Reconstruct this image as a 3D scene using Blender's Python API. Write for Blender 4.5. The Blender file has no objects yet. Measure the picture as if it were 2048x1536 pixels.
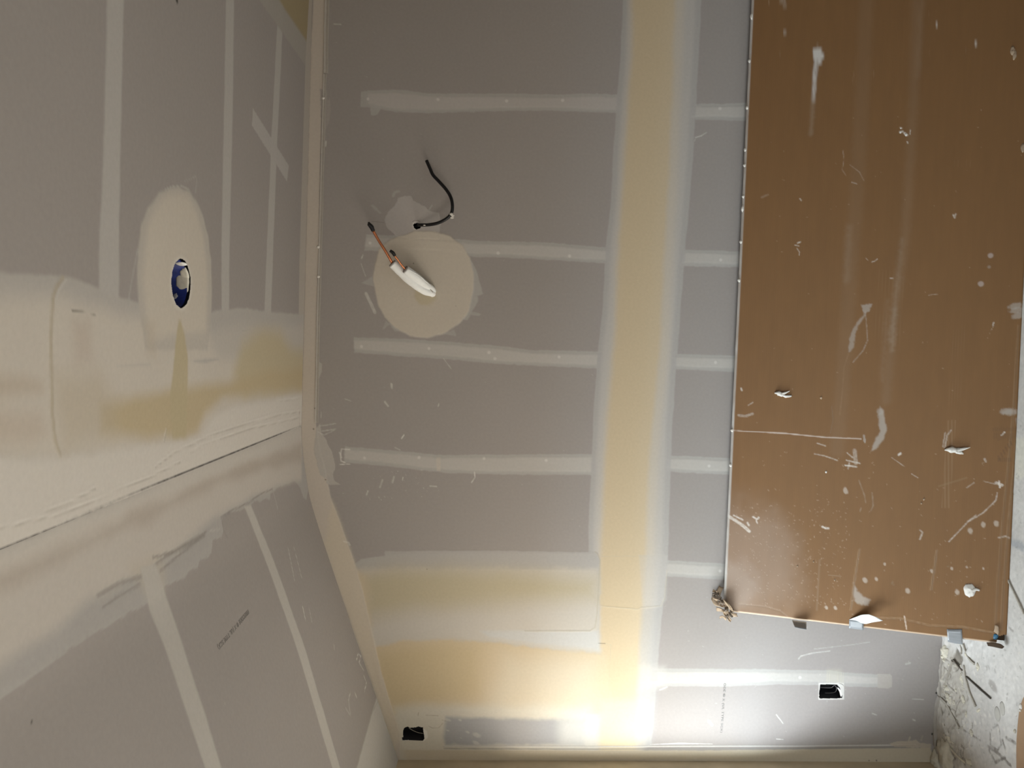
import bpy, math, random
import numpy as np
from mathutils import Matrix, Vector

# ------------------------------------------------------------------ camera
F = 1538.0                      # focal length in pixels of the 2048 px wide frame
D = 3.08                        # distance of the camera from the gable wall
def nrm(a): a = np.array(a, float); return a / np.linalg.norm(a)
Yc = nrm([(1020-1024)/F, (768-682)/F, -1.0])              # world +Y (into the wall) in camera axes
nX = nrm([(-75-1024)/F, -(27500-768)/F, -1.0])
nX = nrm(nX - np.dot(nX, Yc)*Yc)
Xc = -nX
Zc = np.cross(Xc, Yc)
R = np.array([Xc, Yc, Zc])                                # camera axes -> world axes
def ray(px, py): return R @ np.array([(px-1024)/F, (768-py)/F, -1.0])
_f = ray(1877, 1385)
CAM = np.array([0.0, -D, -_f[2]*D/_f[1]])                 # the floor is z = 0
def hit(px, py, p0, n):
    d = ray(px, py); n = np.array(n, float)
    return CAM + d*(np.dot(np.array(p0, float)-CAM, n)/np.dot(d, n))
def on_wall(px, py, off=0.0): return hit(px, py, (0, -off, 0), (0, 1, 0))
def on_floor(px, py, z=0.0): return hit(px, py, (0, 0, z), (0, 0, 1))

S = bpy.context.scene
COL = S.collection
cam = bpy.data.objects.new('camera', bpy.data.cameras.new('camera'))
COL.objects.link(cam); S.camera = cam
cam.data.sensor_width = 36.0
cam.data.lens = F*36.0/2048.0
cam.data.clip_start = 0.02
M = Matrix.Identity(4)
for i in range(3):
    for j in range(3): M[i][j] = R[i, j]
    M[i][3] = CAM[i]
cam.matrix_world = M

# ------------------------------------------------------------------ light: daylight through a window and two added fill openings
W = bpy.data.worlds.new('daylight'); S.world = W
W.use_nodes = True
nt = W.node_tree; nt.nodes.clear()
wo = nt.nodes.new('ShaderNodeOutputWorld'); bg = nt.nodes.new('ShaderNodeBackground')
tc = nt.nodes.new('ShaderNodeTexCoord'); sx = nt.nodes.new('ShaderNodeSeparateXYZ')
rp = nt.nodes.new('ShaderNodeValToRGB'); mr = nt.nodes.new('ShaderNodeMapRange')
nt.links.new(tc.outputs['Generated'], sx.inputs[0])
nt.links.new(sx.outputs['Z'], mr.inputs['Value'])
mr.inputs['From Min'].default_value = -1; mr.inputs['From Max'].default_value = 1
nt.links.new(mr.outputs[0], rp.inputs[0])
e = rp.color_ramp.elements
e[0].position = 0.0; e[0].color = (0.50, 0.46, 0.40, 1)
e[1].position = 1.0; e[1].color = (0.88, 1.0, 1.08, 1)
for p, c in ((0.49, (0.56, 0.52, 0.46, 1)), (0.51, (0.86, 0.95, 1.0, 1)), (0.62, (0.86, 0.97, 1.03, 1))):
    k = e.new(p); k.color = c
nt.links.new(rp.outputs[0], bg.inputs['Color']); bg.inputs['Strength'].default_value = 14.0
nt.links.new(bg.outputs[0], wo.inputs['Surface'])
S.view_settings.view_transform = 'Standard'; S.view_settings.look = 'None'
S.view_settings.exposure = 0.07; S.view_settings.gamma = 1.0
S.view_settings.use_curve_mapping = False
S.cycles.use_denoising = True
S.cycles.max_bounces = 10; S.cycles.diffuse_bounces = 7
S.cycles.sample_clamp_indirect = 10

sun = bpy.data.objects.new('hazy_sun', bpy.data.lights.new('hazy_sun', 'SUN')); COL.objects.link(sun)
sun.data.angle = math.radians(30); sun.data.energy = 7.0; sun.data.color = (0.88, 0.97, 1.06)
sun.rotation_euler = Vector((1.3, 1.6, -2.5)).to_track_quat('-Z', 'Y').to_euler()
# window in the left wall: sill, head, near jamb, far jamb; the wall is WT thick
WZ0, WZ1, WY0, WY1, WT = 0.76, 1.72, -0.10, -1.10, 0.16
WY2, WY3 = -1.8, -3.4          # unseen opening added in the same wall, beside the camera, for fill light
RX, RY = 2.7, -4.6              # right wall, rear wall
DX0, DX1, DZ0, DZ1 = -1.4, -0.6, 0.9, 1.9  # unseen opening added in the rear wall for fill light
def portal(name, loc, rot, sx_, sy_):
    L = bpy.data.lights.new(name, 'AREA'); L.shape = 'RECTANGLE'; L.size = sx_; L.size_y = sy_
    L.cycles.is_portal = True
    o = bpy.data.objects.new(name, L); COL.objects.link(o); o.location = loc; o.rotation_euler = rot
    return o

# ------------------------------------------------------------------ small helpers
def tag(o, label=None, cat=None, group=None, kind=None):
    if label: o['label'] = label
    if cat: o['category'] = cat
    if group: o['group'] = group
    if kind: o['kind'] = kind
    return o
def empty(name, loc, label, cat, group=None):
    o = bpy.data.objects.new(name, None); COL.objects.link(o); o.location = [float(a) for a in loc]
    o.empty_display_size = 0.05
    return tag(o, label, cat, group)
def mesh_obj(name, verts, faces, mat, parent=None, smooth=True):
    me = bpy.data.meshes.new(name)
    me.from_pydata([tuple(float(c) for c in v) for v in verts], [], faces); me.update()
    me.materials.append(mat)
    if smooth: me.polygons.foreach_set('use_smooth', [True]*len(me.polygons))
    o = bpy.data.objects.new(name, me); COL.objects.link(o)
    if parent is not None:
        o.parent = parent
        o.matrix_parent_inverse = Matrix.Translation(parent.location).inverted() if parent.type == 'EMPTY' else parent.matrix_world.inverted()
    return o
def material(name, base=(0.5, 0.5, 0.5), rough=0.85, attr=False, ns=60.0, nd=0.05, bump=0.15, bs=220.0, metal=0.0, coat=0.0, spec=0.3, stretch=None):
    m = bpy.data.materials.new(name); m.use_nodes = True
    t = m.node_tree; b = t.nodes['Principled BSDF']
    b.inputs['Roughness'].default_value = rough; b.inputs['Metallic'].default_value = metal
    b.inputs['Specular IOR Level'].default_value = spec; b.inputs['Coat Weight'].default_value = coat
    tcn = t.nodes.new('ShaderNodeTexCoord'); mp = t.nodes.new('ShaderNodeMapping')
    t.links.new(tcn.outputs['Object'], mp.inputs[0])
    if stretch: mp.inputs['Scale'].default_value = stretch
    n = t.nodes.new('ShaderNodeTexNoise'); n.inputs['Scale'].default_value = ns; n.inputs['Detail'].default_value = 5
    t.links.new(mp.outputs[0], n.inputs['Vector'])
    r = t.nodes.new('ShaderNodeMapRange'); r.inputs['From Min'].default_value = 0.25; r.inputs['From Max'].default_value = 0.75
    r.inputs['To Min'].default_value = 1-nd; r.inputs['To Max'].default_value = 1+nd
    t.links.new(n.outputs['Fac'], r.inputs['Value'])
    mx = t.nodes.new('ShaderNodeVectorMath'); mx.operation = 'SCALE'
    if attr:
        a = t.nodes.new('ShaderNodeAttribute'); a.attribute_name = 'Col'
        t.links.new(a.outputs['Color'], mx.inputs[0])
    else: mx.inputs[0].default_value = base
    t.links.new(r.outputs[0], mx.inputs['Scale'])
    t.links.new(mx.outputs[0], b.inputs['Base Color'])
    if bump:
        n2 = t.nodes.new('ShaderNodeTexNoise'); n2.inputs['Scale'].default_value = bs; n2.inputs['Detail'].default_value = 4
        t.links.new(mp.outputs[0], n2.inputs['Vector'])
        bp = t.nodes.new('ShaderNodeBump'); bp.inputs['Strength'].default_value = bump; bp.inputs['Distance'].default_value = 0.0006
        t.links.new(n2.outputs['Fac'], bp.inputs['Height']); t.links.new(bp.outputs[0], b.inputs['Normal'])
    return m

_rng = np.random.RandomState(7)
_tab = _rng.rand(256, 256)
def vn(x, y):
    x = np.asarray(x, float); y = np.asarray(y, float)
    xi = np.floor(x).astype(int); yi = np.floor(y).astype(int)
    fx = x-xi; fy = y-yi; fx = fx*fx*(3-2*fx); fy = fy*fy*(3-2*fy)
    a = _tab[xi & 255, yi & 255]; b = _tab[(xi+1) & 255, yi & 255]
    c = _tab[xi & 255, (yi+1) & 255]; d = _tab[(xi+1) & 255, (yi+1) & 255]
    return (a*(1-fx)+b*fx)*(1-fy)+(c*(1-fx)+d*fx)*fy
def fbm(x, y, o=3):
    s = 0; a = 0.5; t = 0
    for i in range(o):
        s = s+a*vn(x*2**i+17.3*i, y*2**i+5.1*i); t += a; a *= 0.55
    return s/t
def smooth(t): t = np.clip(t, 0, 1); return t*t*(3-2*t)

class Surf:
    """A real surface as a fine grid of points: u, v in metres on it; marks change its pigment (Col) and its relief (h)."""
    def __init__(s, us, vs, base, uv, pos):
        s.us, s.vs = np.array(us), np.array(vs)
        s.U, s.V = np.meshgrid(s.us, s.vs, indexing='ij')
        s.col = np.ones(s.U.shape+(3,))*np.array(base); s.h = np.zeros(s.U.shape)
        s.uvf, s.pos = uv, pos; s.holes = []
    dense = False
    def P(s, pts):
        if s.dense:
            q = [pts[0]]
            for b_ in pts[1:]:
                a_ = q[-1]; n = max(1, int(math.hypot(b_[0]-a_[0], b_[1]-a_[1])/15))
                q += [(a_[0]+(b_[0]-a_[0])*i/n, a_[1]+(b_[1]-a_[1])*i/n) for i in range(1, n+1)]
            pts = q
        return np.array([s.uvf(*p) for p in pts])
    def box(s, lo, hi):
        i0, i1 = np.searchsorted(s.us, [lo[0], hi[0]]); j0, j1 = np.searchsorted(s.vs, [lo[1], hi[1]])
        return slice(max(i0-1, 0), i1+1), slice(max(j0-1, 0), j1+1)
    def apply(s, sl, al, col, h):
        if al.size == 0: return
        if col is not None:
            al3 = al[..., None]; s.col[sl] = s.col[sl]*(1-al3)+np.array(col)*al3
        if h: s.h[sl] += h*al
    def sdp(s, P, U, V):
        d = np.full(U.shape, 1e9); ins = np.zeros(U.shape, bool); n = len(P)
        for i in range(n):
            a, b = P[i], P[(i+1) % n]; e = b-a
            t = np.clip(((U-a[0])*e[0]+(V-a[1])*e[1])/max(e@e, 1e-12), 0, 1)
            d = np.minimum(d, (U-a[0]-t*e[0])**2+(V-a[1]-t*e[1])**2)
            c = (a[1] > V) != (b[1] > V)
            if e[1] != 0: ins ^= c & (U < e[0]*(V-a[1])/e[1]+a[0])
        d = np.sqrt(d); return np.where(ins, -d, d)
    def poly(s, pts, col, a=1.0, blur=0.005, rough=0.0, rs=0.03, h=0.0, var=0.0, vs_=(0.1, 0.1)):
        if blur > 0.03: rs = max(rs, 0.12)
        P = s.P(pts); m = blur+rough+0.01
        sl = s.box(P.min(0)-m, P.max(0)+m); U, V = s.U[sl], s.V[sl]
        if U.size == 0: return
        d = s.sdp(P, U, V)
        if rough: d = d+rough*2*(fbm(U/rs+P[0, 0]*9, V/rs)-0.5)
        al = a*smooth(0.5-d/blur)
        if var: al = al*(1-var+var*smooth(fbm(U/vs_[0]+3, V/vs_[1]+P[0, 1]*7)*1.6-0.2))
        s.apply(sl, np.clip(al, 0, 1), col, h)
    def line(s, pts, w, col, a=1.0, blur=0.002, rough=0.0, rs=0.01, h=0.0, brk=0.0, bs=0.01):
        P = s.P(pts); w = np.array(w if hasattr(w, '__len__') else [w]*len(P), float)/2
        m = w.max()+blur+rough+0.004
        sl = s.box(P.min(0)-m, P.max(0)+m); U, V = s.U[sl], s.V[sl]
        if U.size == 0: return
        al = np.zeros(U.shape)
        rn = rough*2*(fbm(U/rs+1.7, V/rs)-0.5) if rough else 0
        for i in range(len(P)-1):
            q, b = P[i], P[i+1]; e = b-q
            t = np.clip(((U-q[0])*e[0]+(V-q[1])*e[1])/max(e@e, 1e-12), 0, 1)
            d = np.sqrt((U-q[0]-t*e[0])**2+(V-q[1]-t*e[1])**2)-(w[i]*(1-t)+w[i+1]*t)+rn
            al = np.maximum(al, smooth(0.5-d/blur))
        if brk: al = al*(1-brk+brk*smooth(vn(U/bs+9, V/bs+2)*2.4-0.7))
        s.apply(sl, a*al, col, h)
    def blob(s, px, py, r, col, a=1.0, soft=0.6, asp=1.0, rot=0.0, rough=0.3, rs=0.02, h=0.0):
        c = s.P([(px, py)])[0]; m = r*max(asp, 1/asp)*1.8
        sl = s.box(c-m, c+m); U, V = s.U[sl]-c[0], s.V[sl]-c[1]
        if U.size == 0: return
        x = U*math.cos(rot)+V*math.sin(rot); y = -U*math.sin(rot)+V*math.cos(rot)
        d = np.sqrt((x/asp)**2+(y*asp)**2)/r+rough*2*(fbm(s.U[sl]/rs, s.V[sl]/rs)-0.5)
        s.apply(sl, a*smooth((1-d)/soft+0.5), col, h)
    def specks(s, n, seed, region, col, rmin, rmax, a=0.7, asp=2.0, rot=None):
        g = random.Random(seed)
        for _ in range(n):
            s.blob(g.uniform(region[0], region[2]), g.uniform(region[1], region[3]), g.uniform(rmin, rmax)*g.random()**0.7+rmin, col,
                   a*g.uniform(0.4, 1), 0.8, g.uniform(1, asp), g.uniform(0, 3.14) if rot is None else rot+g.uniform(-.3, .3), 0.3, 0.006)
    def hole(s, pts, rough=0.0, rs=0.01): s.holes.append((s.P(pts), rough, rs))
    def build(s, name, mat, parent=None, keep=None):
        n, m = s.U.shape
        co = s.pos(s.U, s.V, s.h).reshape(-1, 3)
        idx = np.arange(n*m).reshape(n, m)
        q = np.stack([idx[:-1, :-1], idx[1:, :-1], idx[1:, 1:], idx[:-1, 1:]], -1).reshape(-1, 4)
        cu = (s.U[:-1, :-1]+s.U[1:, 1:])/2; cv = (s.V[:-1, :-1]+s.V[1:, 1:])/2
        ok = np.ones(cu.shape, bool)
        for P, rough, rs in s.holes:
            d = s.sdp(P, cu, cv)
            if rough: d = d+rough*2*(fbm(cu/rs, cv/rs)-0.5)
            ok &= d > 0
        if keep is not None: ok &= keep(cu, cv)
        q = q[ok.reshape(-1)]
        used = np.zeros(n*m, bool); used[q.reshape(-1)] = True
        remap = np.cumsum(used)-1; co = co[used]; q = remap[q]
        me = bpy.data.meshes.new(name)
        me.vertices.add(len(co)); me.vertices.foreach_set('co', co.astype(np.float32).ravel())
        me.loops.add(q.size); me.loops.foreach_set('vertex_index', q.astype(np.int32).ravel())
        me.polygons.add(len(q)); me.polygons.foreach_set('loop_start', np.arange(0, q.size, 4, dtype=np.int32))
        me.polygons.foreach_set('use_smooth', np.ones(len(q), bool))
        me.update(calc_edges=True)
        at = me.attributes.new('Col', 'FLOAT_COLOR', 'POINT')
        c4 = np.ones((len(co), 4), np.float32); c4[:, :3] = np.clip(s.col.reshape(-1, 3)[used], 0, 1)
        at.data.foreach_set('color', c4.ravel())
        me.materials.append(mat)
        o = bpy.data.objects.new(name, me); COL.objects.link(o)
        if parent is not None: o.parent = parent; o.matrix_parent_inverse = Matrix.Translation(parent.location).inverted()
        return o

def far(A, y=-760):
    """continue a mark past the edge of the picture along its own direction"""
    (x0, y0), (x1, y1) = A[0], A[2 if len(A) > 3 else 1]
    return [(x0+(x0-x1)*(y-y0)/(y0-y1), y)]+list(A)
def axis(*segs):
    """(start, end, step) pieces joined into one rising list"""
    r = []
    for a, b, st in segs:
        n = max(1, int(round((b-a)/st))); r += list(np.linspace(a, b, n, endpoint=False))
    r.append(segs[-1][1]); return np.array(r)
def refine(ax, lo, hi, st):
    k = ax[(ax < lo) | (ax > hi)]
    return np.sort(np.concatenate([k, np.arange(lo+st/2, hi, st)]))

# pigments (linear albedo)
PAPER = (0.325, 0.297, 0.279)
THIN = (0.41, 0.392, 0.370)      # a skim of compound, paper showing through
MUD = (0.465, 0.440, 0.408)
LIGHT = (0.52, 0.50, 0.465)
CREAM = (0.520, 0.468, 0.395)
PINK = (0.50, 0.445, 0.385)
TAN = (0.535, 0.440, 0.305)
OLIVE = (0.46, 0.395, 0.27)
WHITE = (0.70, 0.68, 0.64)
DARK = (0.05, 0.045, 0.04)

M_BOARD = material('drywall', attr=True, rough=0.9, ns=90, nd=0.035, bump=0.10, bs=500, spec=0.2)
M_CONC = material('concrete', attr=True, rough=0.92, ns=55, nd=0.10, bump=0.5, bs=180, spec=0.2)
M_KRAFT = material('kraft_cardboard', attr=True, rough=0.62, ns=30, nd=0.04, bump=0.12, bs=260, spec=0.35, stretch=(0.25, 1, 1))
M_KIN = material('torn_kraft', (0.34, 0.25, 0.17), 0.9, ns=40, nd=0.15)
M_PLAST = material('dried_compound', (0.66, 0.63, 0.58), 0.85, ns=80, nd=0.08, bump=0.4)
M_SCRAP = material('compound_scrap', (0.52, 0.48, 0.39), 0.9, ns=60, nd=0.15, bump=0.5)
M_COPPER = material('copper', (0.72, 0.28, 0.14), 0.25, metal=1.0, ns=30, nd=0.12, bump=0.05)
M_BLACK = material('black_tape', (0.012, 0.011, 0.012), 0.35, ns=80, nd=0.3, bump=0.3)
M_CABLE = material('black_jacket', (0.010, 0.010, 0.011), 0.4, ns=80, nd=0.2)
M_FOAM = material('white_insulation', (0.80, 0.81, 0.80), 0.55, ns=70, nd=0.04, bump=0.25, bs=90)
M_FOAMIN = material('insulation_core', (0.30, 0.27, 0.25), 0.9, ns=200, nd=0.2)
M_BLUE = material('blue_plastic', (0.003, 0.014, 0.13), 0.45, ns=60, nd=0.3)
M_DARKBOX = material('dark_plastic', (0.008, 0.008, 0.010), 0.5, ns=60, nd=0.2)
M_TAPE = material('grey_tape', (0.26, 0.27, 0.28), 0.22, ns=200, nd=0.12, stretch=(1, .1, .1), bump=0.1, spec=0.6)
M_PEEL = material('peeled_tape_back', (0.66, 0.69, 0.69), 0.3, ns=30, nd=0.03, bump=0.0)
M_INK = material('faded_print', (0.215, 0.20, 0.188), 0.9, ns=400, nd=0.5)
M_INK2 = material('pale_print', (0.19, 0.185, 0.18), 0.9, ns=400, nd=0.3)
M_STICK = material('grey_strip', (0.36, 0.33, 0.28), 0.85, ns=80, nd=0.2, bump=0.4)
M_BEAD = material('coated_bead', (0.40, 0.37, 0.33), 0.7, ns=60, nd=0.06)
M_WIN = material('white_vinyl', (0.75, 0.75, 0.74), 0.5, ns=20, nd=0.02)
M_BLUEW = material('blue_wrap', (0.035, 0.12, 0.20), 0.4, ns=40, nd=0.15)

# ------------------------------------------------------------------ room profile (across the gable)
zA = on_wall(612, 475)[2]                                   # flat ceiling height
prof_px = [(602.4, 853), (602.7, 875), (604.5, 897), (608, 925), (613, 957), (620.5, 998), (640, 1063), (664, 1135), (699, 1240), (754, 1398), (796, 1519.6)]
PR = np.array([[p[0], p[2]] for p in (on_wall(*q) for q in prof_px)])
PR[0, 1] = zA
def _smooth(P, n):
    P = [2*P[0]-P[1]]+list(P)+[2*P[-1]-P[-2]]; out = []
    for i in range(1, len(P)-2):
        a0, a1, a2, a3 = P[i-1:i+3]
        for k_ in range(n):
            t = k_/n; out.append(0.5*((2*a1)+(-a0+a2)*t+(2*a0-5*a1+4*a2-a3)*t*t+(-a0+3*a1-3*a2+a3)*t**3))
    return np.array(out+[P[-2]])
PR = _smooth(PR, 4); PR[:, 1] = np.minimum.accumulate(PR[:, 1])
tdir = (PR[-1]-PR[-2])/np.linalg.norm(PR[-1]-PR[-2]); PR = np.vstack([PR, PR[-1]+tdir*0.05])
seg = np.linalg.norm(np.diff(PR, axis=0), axis=1); cum = np.concatenate([[0], np.cumsum(seg)])
XL = PR[-2, 0]                                              # head of the left wall
lw1 = on_wall(1580, 1523)
LS = (lw1[0]-XL)/(lw1[2]-PR[-2, 1])                         # slight lean of the left wall
def xl(z): return XL+LS*(z-PR[-2, 1])
X_FLOOR = xl(0.0)

# ------------------------------------------------------------------ gable wall
def wall_uv(px, py): p = on_wall(px, py); return (p[0], p[2])
uax = axis((X_FLOOR-0.15, -1.80, 0.03), (-1.80, 1.50, 0.003), (1.50, RX, 0.015))
vax = axis((-0.02, 0.0, 0.01), (0.0, zA+0.002, 0.003))
for (cx_, cy_) in ((825, 1466), (1663, 1382), (832, 452)):
    c_ = wall_uv(cx_, cy_)
    uax = refine(uax, c_[0]-0.045, c_[0]+0.045, 0.0015); vax = refine(vax, c_[1]-0.06, c_[1]+0.06, 0.0015)
w = Surf(uax, vax, PAPER, wall_uv, lambda U, V, h: np.stack([U, -h, V], -1))
# slight mottling of the paper
w.col *= (1+0.05*(fbm(w.U/0.35, w.V/0.35)-0.5))[..., None]
L1 = [(1247, -40), (1246, 0), (1240, 120), (1230, 250), (1222, 400), (1212, 492), (1205, 617), (1196, 702), (1187, 822), (1180, 993), (1177, 1050), (1177, 1110), (1178, 1500)]
R1 = [(1405, -40), (1403, 0), (1392, 208), (1386, 315), (1372, 480), (1363, 600), (1355, 700), (1345, 850), (1339, 1000), (1336, 1110), (1322, 1250), (1303, 1492)]
LC = [(1266, -40), (1264, 0), (1262, 120), (1248, 315), (1238, 480), (1227, 700), (1215, 830), (1205, 1000), (1200, 1100), (1197, 1200), (1194, 1510)]
RC = [(1354, -40), (1352, 0), (1342, 300), (1332, 480), (1322, 700), (1306, 850), (1296, 1000), (1289, 1200), (1281, 1300), (1272, 1510)]
L1, R1, LC, RC = map(far, (L1, R1, LC, RC))
def strip(s, top, bot, a=0.9, thin=True, box=None, col=MUD):
    pts = top+bot[::-1]
    if thin: s.poly(pts, THIN, 0.85, 0.006, 0.003, 0.02)
    cyt = [(x, y+6) for x, y in top]; cyb = [(x, y-7) for x, y in bot]
    s.poly(cyt+cyb[::-1], col, a, 0.010, 0.003, 0.03, h=0.0006, var=0.12, vs_=(0.02, 0.25))
# fastener rows
strip(w, [(735, 181), (790, 179), (860, 187), (1000, 187), (1100, 189), (1180, 187), (1240, 190)], [(736, 214), (790, 224), (860, 226), (1000, 222), (1100, 221), (1240, 226)], col=(0.45, 0.42, 0.395))
w.poly([(722, 183), (736, 182), (735, 214), (721, 214)], THIN, 0.8, 0.003, 0.001)
w.poly([(741, 210), (762, 212), (758, 224), (750, 232), (742, 230)], THIN, 0.9, 0.004, 0.004, 0.012)
strip(w, [(1383, 207), (1440, 208), (1500, 205)], [(1383, 239), (1440, 240), (1500, 242)])
strip(w, [(733, 469), (850, 473), (960, 482), (1100, 485), (1218, 496)], [(729, 501), (870, 506), (940, 513), (1050, 517), (1216, 527)])
strip(w, [(1366, 500), (1490, 503)], [(1366, 532), (1490, 535)])
strip(w, [(708, 675), (800, 677), (900, 684), (1000, 692), (1060, 700), (1197, 703)], [(708, 705), (800, 712), (900, 719), (1000, 728), (1195, 737)])
strip(w, [(1350, 708), (1490, 712)], [(1350, 738), (1490, 745)])
strip(w, [(690, 893), (760, 899), (840, 906), (880, 910), (1000, 909), (1186, 908)], [(688, 925), (770, 932), (840, 940), (900, 946), (1000, 949), (1184, 950)])
w.poly([(873, 915), (881, 915), (881, 942), (873, 942)], CREAM, 0.6, 0.003)
strip(w, [(1335, 911), (1490, 917)], [(1335, 943), (1490, 952)])
strip(w, [(1330, 1120), (1480, 1130)], [(1330, 1152), (1480, 1162)])
strip(w, [(1300, 1337), (1500, 1338), (1660, 1341), (1700, 1346), (1760, 1349)], [(1300, 1372), (1450, 1373), (1550, 1369), (1650, 1370), (1700, 1373), (1760, 1375)])
w.poly([(1755, 1348), (1780, 1348), (1784, 1352), (1784, 1374), (1776, 1377), (1755, 1376)], (0.41, .375, .34), 0.95, 0.003, 0.001)
for x, y in [(736, 198), (876, 199), (1013, 202), (1125, 201), (996, 506), (1139, 512), (723, 693), (858, 697), (978, 705), (990, 717), (1118, 714), (729, 916), (838, 915), (968, 917), (1092, 921), (1440, 217), (1441, 520), (1431, 725), (1418, 932), (1440, 1142), (740, 486), (1600, 1355)]:
    w.blob(x, y, 0.006, WHITE, 0.5, 0.8, rough=0.2)
# cable patch
w.poly([(768, 440), (775, 425), (790, 410), (796, 396), (812, 392), (821, 391), (826, 402), (850, 412), (858, 420), (866, 424), (878, 425), (881, 445), (878, 478), (820, 478), (790, 470), (775, 455)], (0.42, 0.39, 0.37), 0.95, 0.004, 0.005, 0.02, h=0.0006)
w.line([(786, 392), (790, 384), (798, 383)], 0.008, THIN, 0.7, 0.005, 0.003)
w.line([(745, 412), (760, 425)], 0.009, THIN, 0.6, 0.006, 0.003)
w.line([(858, 420), (864, 411)], 0.006, THIN, 0.7, 0.004)
# round cream patch
circ = [(745, 560), (750, 530), (757, 500), (780, 480), (810, 470), (830, 462), (870, 463), (900, 472), (925, 490), (940, 515), (948, 550), (945, 590), (938, 622), (920, 646), (890, 666), (855, 676), (820, 671), (790, 656), (770, 635), (757, 610), (750, 580)]
w.poly([(905, 480), (938, 515), (953, 540), (967, 588), (955, 592), (955, 602), (935, 640), (925, 640), (935, 560)], THIN, 0.9, 0.006, 0.004, 0.03)
w.poly(circ, CREAM, 1.0, 0.010, 0.004, 0.04, h=0.0012, var=0.05)
w.poly([(722, 566), (745, 552), (750, 575), (735, 570)], THIN, 0.7, 0.004, 0.003)
w.poly([(766, 659), (771, 640), (800, 662), (790, 662), (780, 650)], THIN, 0.6, 0.005, 0.004)
w.poly([(885, 668), (908, 660), (912, 672)], THIN, 0.6, 0.005, 0.004)
w.poly([(940, 622), (962, 628), (958, 632), (940, 630)], THIN, 0.7, 0.004, 0.003)
w.blob(850, 590, 0.042, OLIVE, 0.75, 0.4, rough=0.15)
# wide joint
def band(s, A, B, col, a, blur, rough=0.0, h=0.0, var=0.0): s.poly(A+B[::-1], col, a, blur, rough, 0.06, h, var)
band(w, L1, R1, (0.40, 0.38, 0.365), 0.95, 0.007, 0.003)
sh = lambda A, d: [(x+d, y) for x, y in A]
band(w, sh(L1, 10), sh(R1, -12), (0.46, 0.435, 0.405), 0.9, 0.022, 0.002, h=0.0006)
band(w, sh(LC, -4), sh(RC, 16), CREAM, 0.85, 0.04, 0.004, h=0.0006)
band(w, sh(LC, 2), sh(RC, -2), TAN, 1.0, 0.030, 0.006)
band(w, sh(LC, 4), sh(RC, -26), (0.53, 0.425, 0.28), 0.4, 0.05, 0.02)
# big smooth area toward the left corner
EDGE = [(640, 1100), (640, 1160), (742, 1400), (800, 1530)]
w.poly([(700, 1135), (722, 1118), (790, 1108), (1000, 1106), (1190, 1108), (1200, 1120), (1196, 1530), (700, 1530)], THIN, 0.9, 0.008, 0.003)
w.poly([(770, 1102), (1000, 1101), (1195, 1105), (1200, 1125), (1190, 1142), (770, 1138)], (0.40, 0.38, 0.36), 0.85, 0.006, 0.003, h=0.0004)
w.poly([(700, 1140), (790, 1136), (1196, 1136), (1200, 1290), (1196, 1530), (700, 1530)], (0.50, 0.465, 0.415), 1.0, 0.03, 0.01, h=0.0006)
w.poly([(715, 1150), (790, 1138), (900, 1136), (1000, 1140), (1080, 1146), (1190, 1160), (1190, 1196), (1000, 1208), (820, 1222), (730, 1235)], (0.44, 0.385, 0.27), 0.95, 0.13, 0.012)
w.poly([(708, 1140), (735, 1150), (742, 1250), (728, 1240)], TAN, 0.7, 0.05, 0.01)
w.poly([(960, 1262), (1196, 1262), (1198, 1300), (1080, 1288), (980, 1274)], (0.50, 0.50, 0.49), 0.8, 0.02, 0.004)
w.poly([(740, 1299), (770, 1290), (800, 1283), (870, 1279), (970, 1283), (1080, 1296), (1190, 1306), (1215, 1306), (1230, 1430), (1100, 1425), (1000, 1418), (870, 1420), (790, 1432), (770, 1412)], TAN, 1.0, 0.016, 0.008, h=0.0006)
w.poly([(745, 1305), (800, 1290), (900, 1285), (960, 1292), (960, 1390), (870, 1410), (790, 1420), (765, 1400)], (0.50, 0.405, 0.255), 0.75, 0.09, 0.02)
w.poly([(790, 1415), (860, 1408), (1180, 1412), (1196, 1530), (780, 1530)], (0.55, 0.515, 0.44), 0.95, 0.055, 0.008)
w.poly([(1010, 1312), (1190, 1316), (1196, 1430), (960, 1425)], (0.57, 0.53, 0.44), 0.5, 0.14, 0.01)
w.poly([(893, 1434), (1000, 1436), (1100, 1438), (1170, 1440), (1168, 1490), (890, 1491), (887, 1470), (889, 1450)], (0.34, 0.335, 0.335), 1.0, 0.024, 0.006, 0.03)
w.poly([(1120, 1440), (1200, 1436), (1195, 1495), (1120, 1492)], (0.52, 0.51, 0.48), 0.75, 0.07, 0.01)
for x, y, r in [(897, 1440, .008), (920, 1440, .006), (953, 1470, .012), (951, 1485, .010), (922, 1476, .003), (896, 1461, .004), (935, 1464, .006)]: w.blob(x, y, r, LIGHT, 0.6, 0.8, 1.4, 1.2)
w.poly([(1200, 1400), (1278, 1400), (1273, 1510), (1196, 1510)], (0.60, 0.53, 0.38), 0.6, 0.05)
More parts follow.
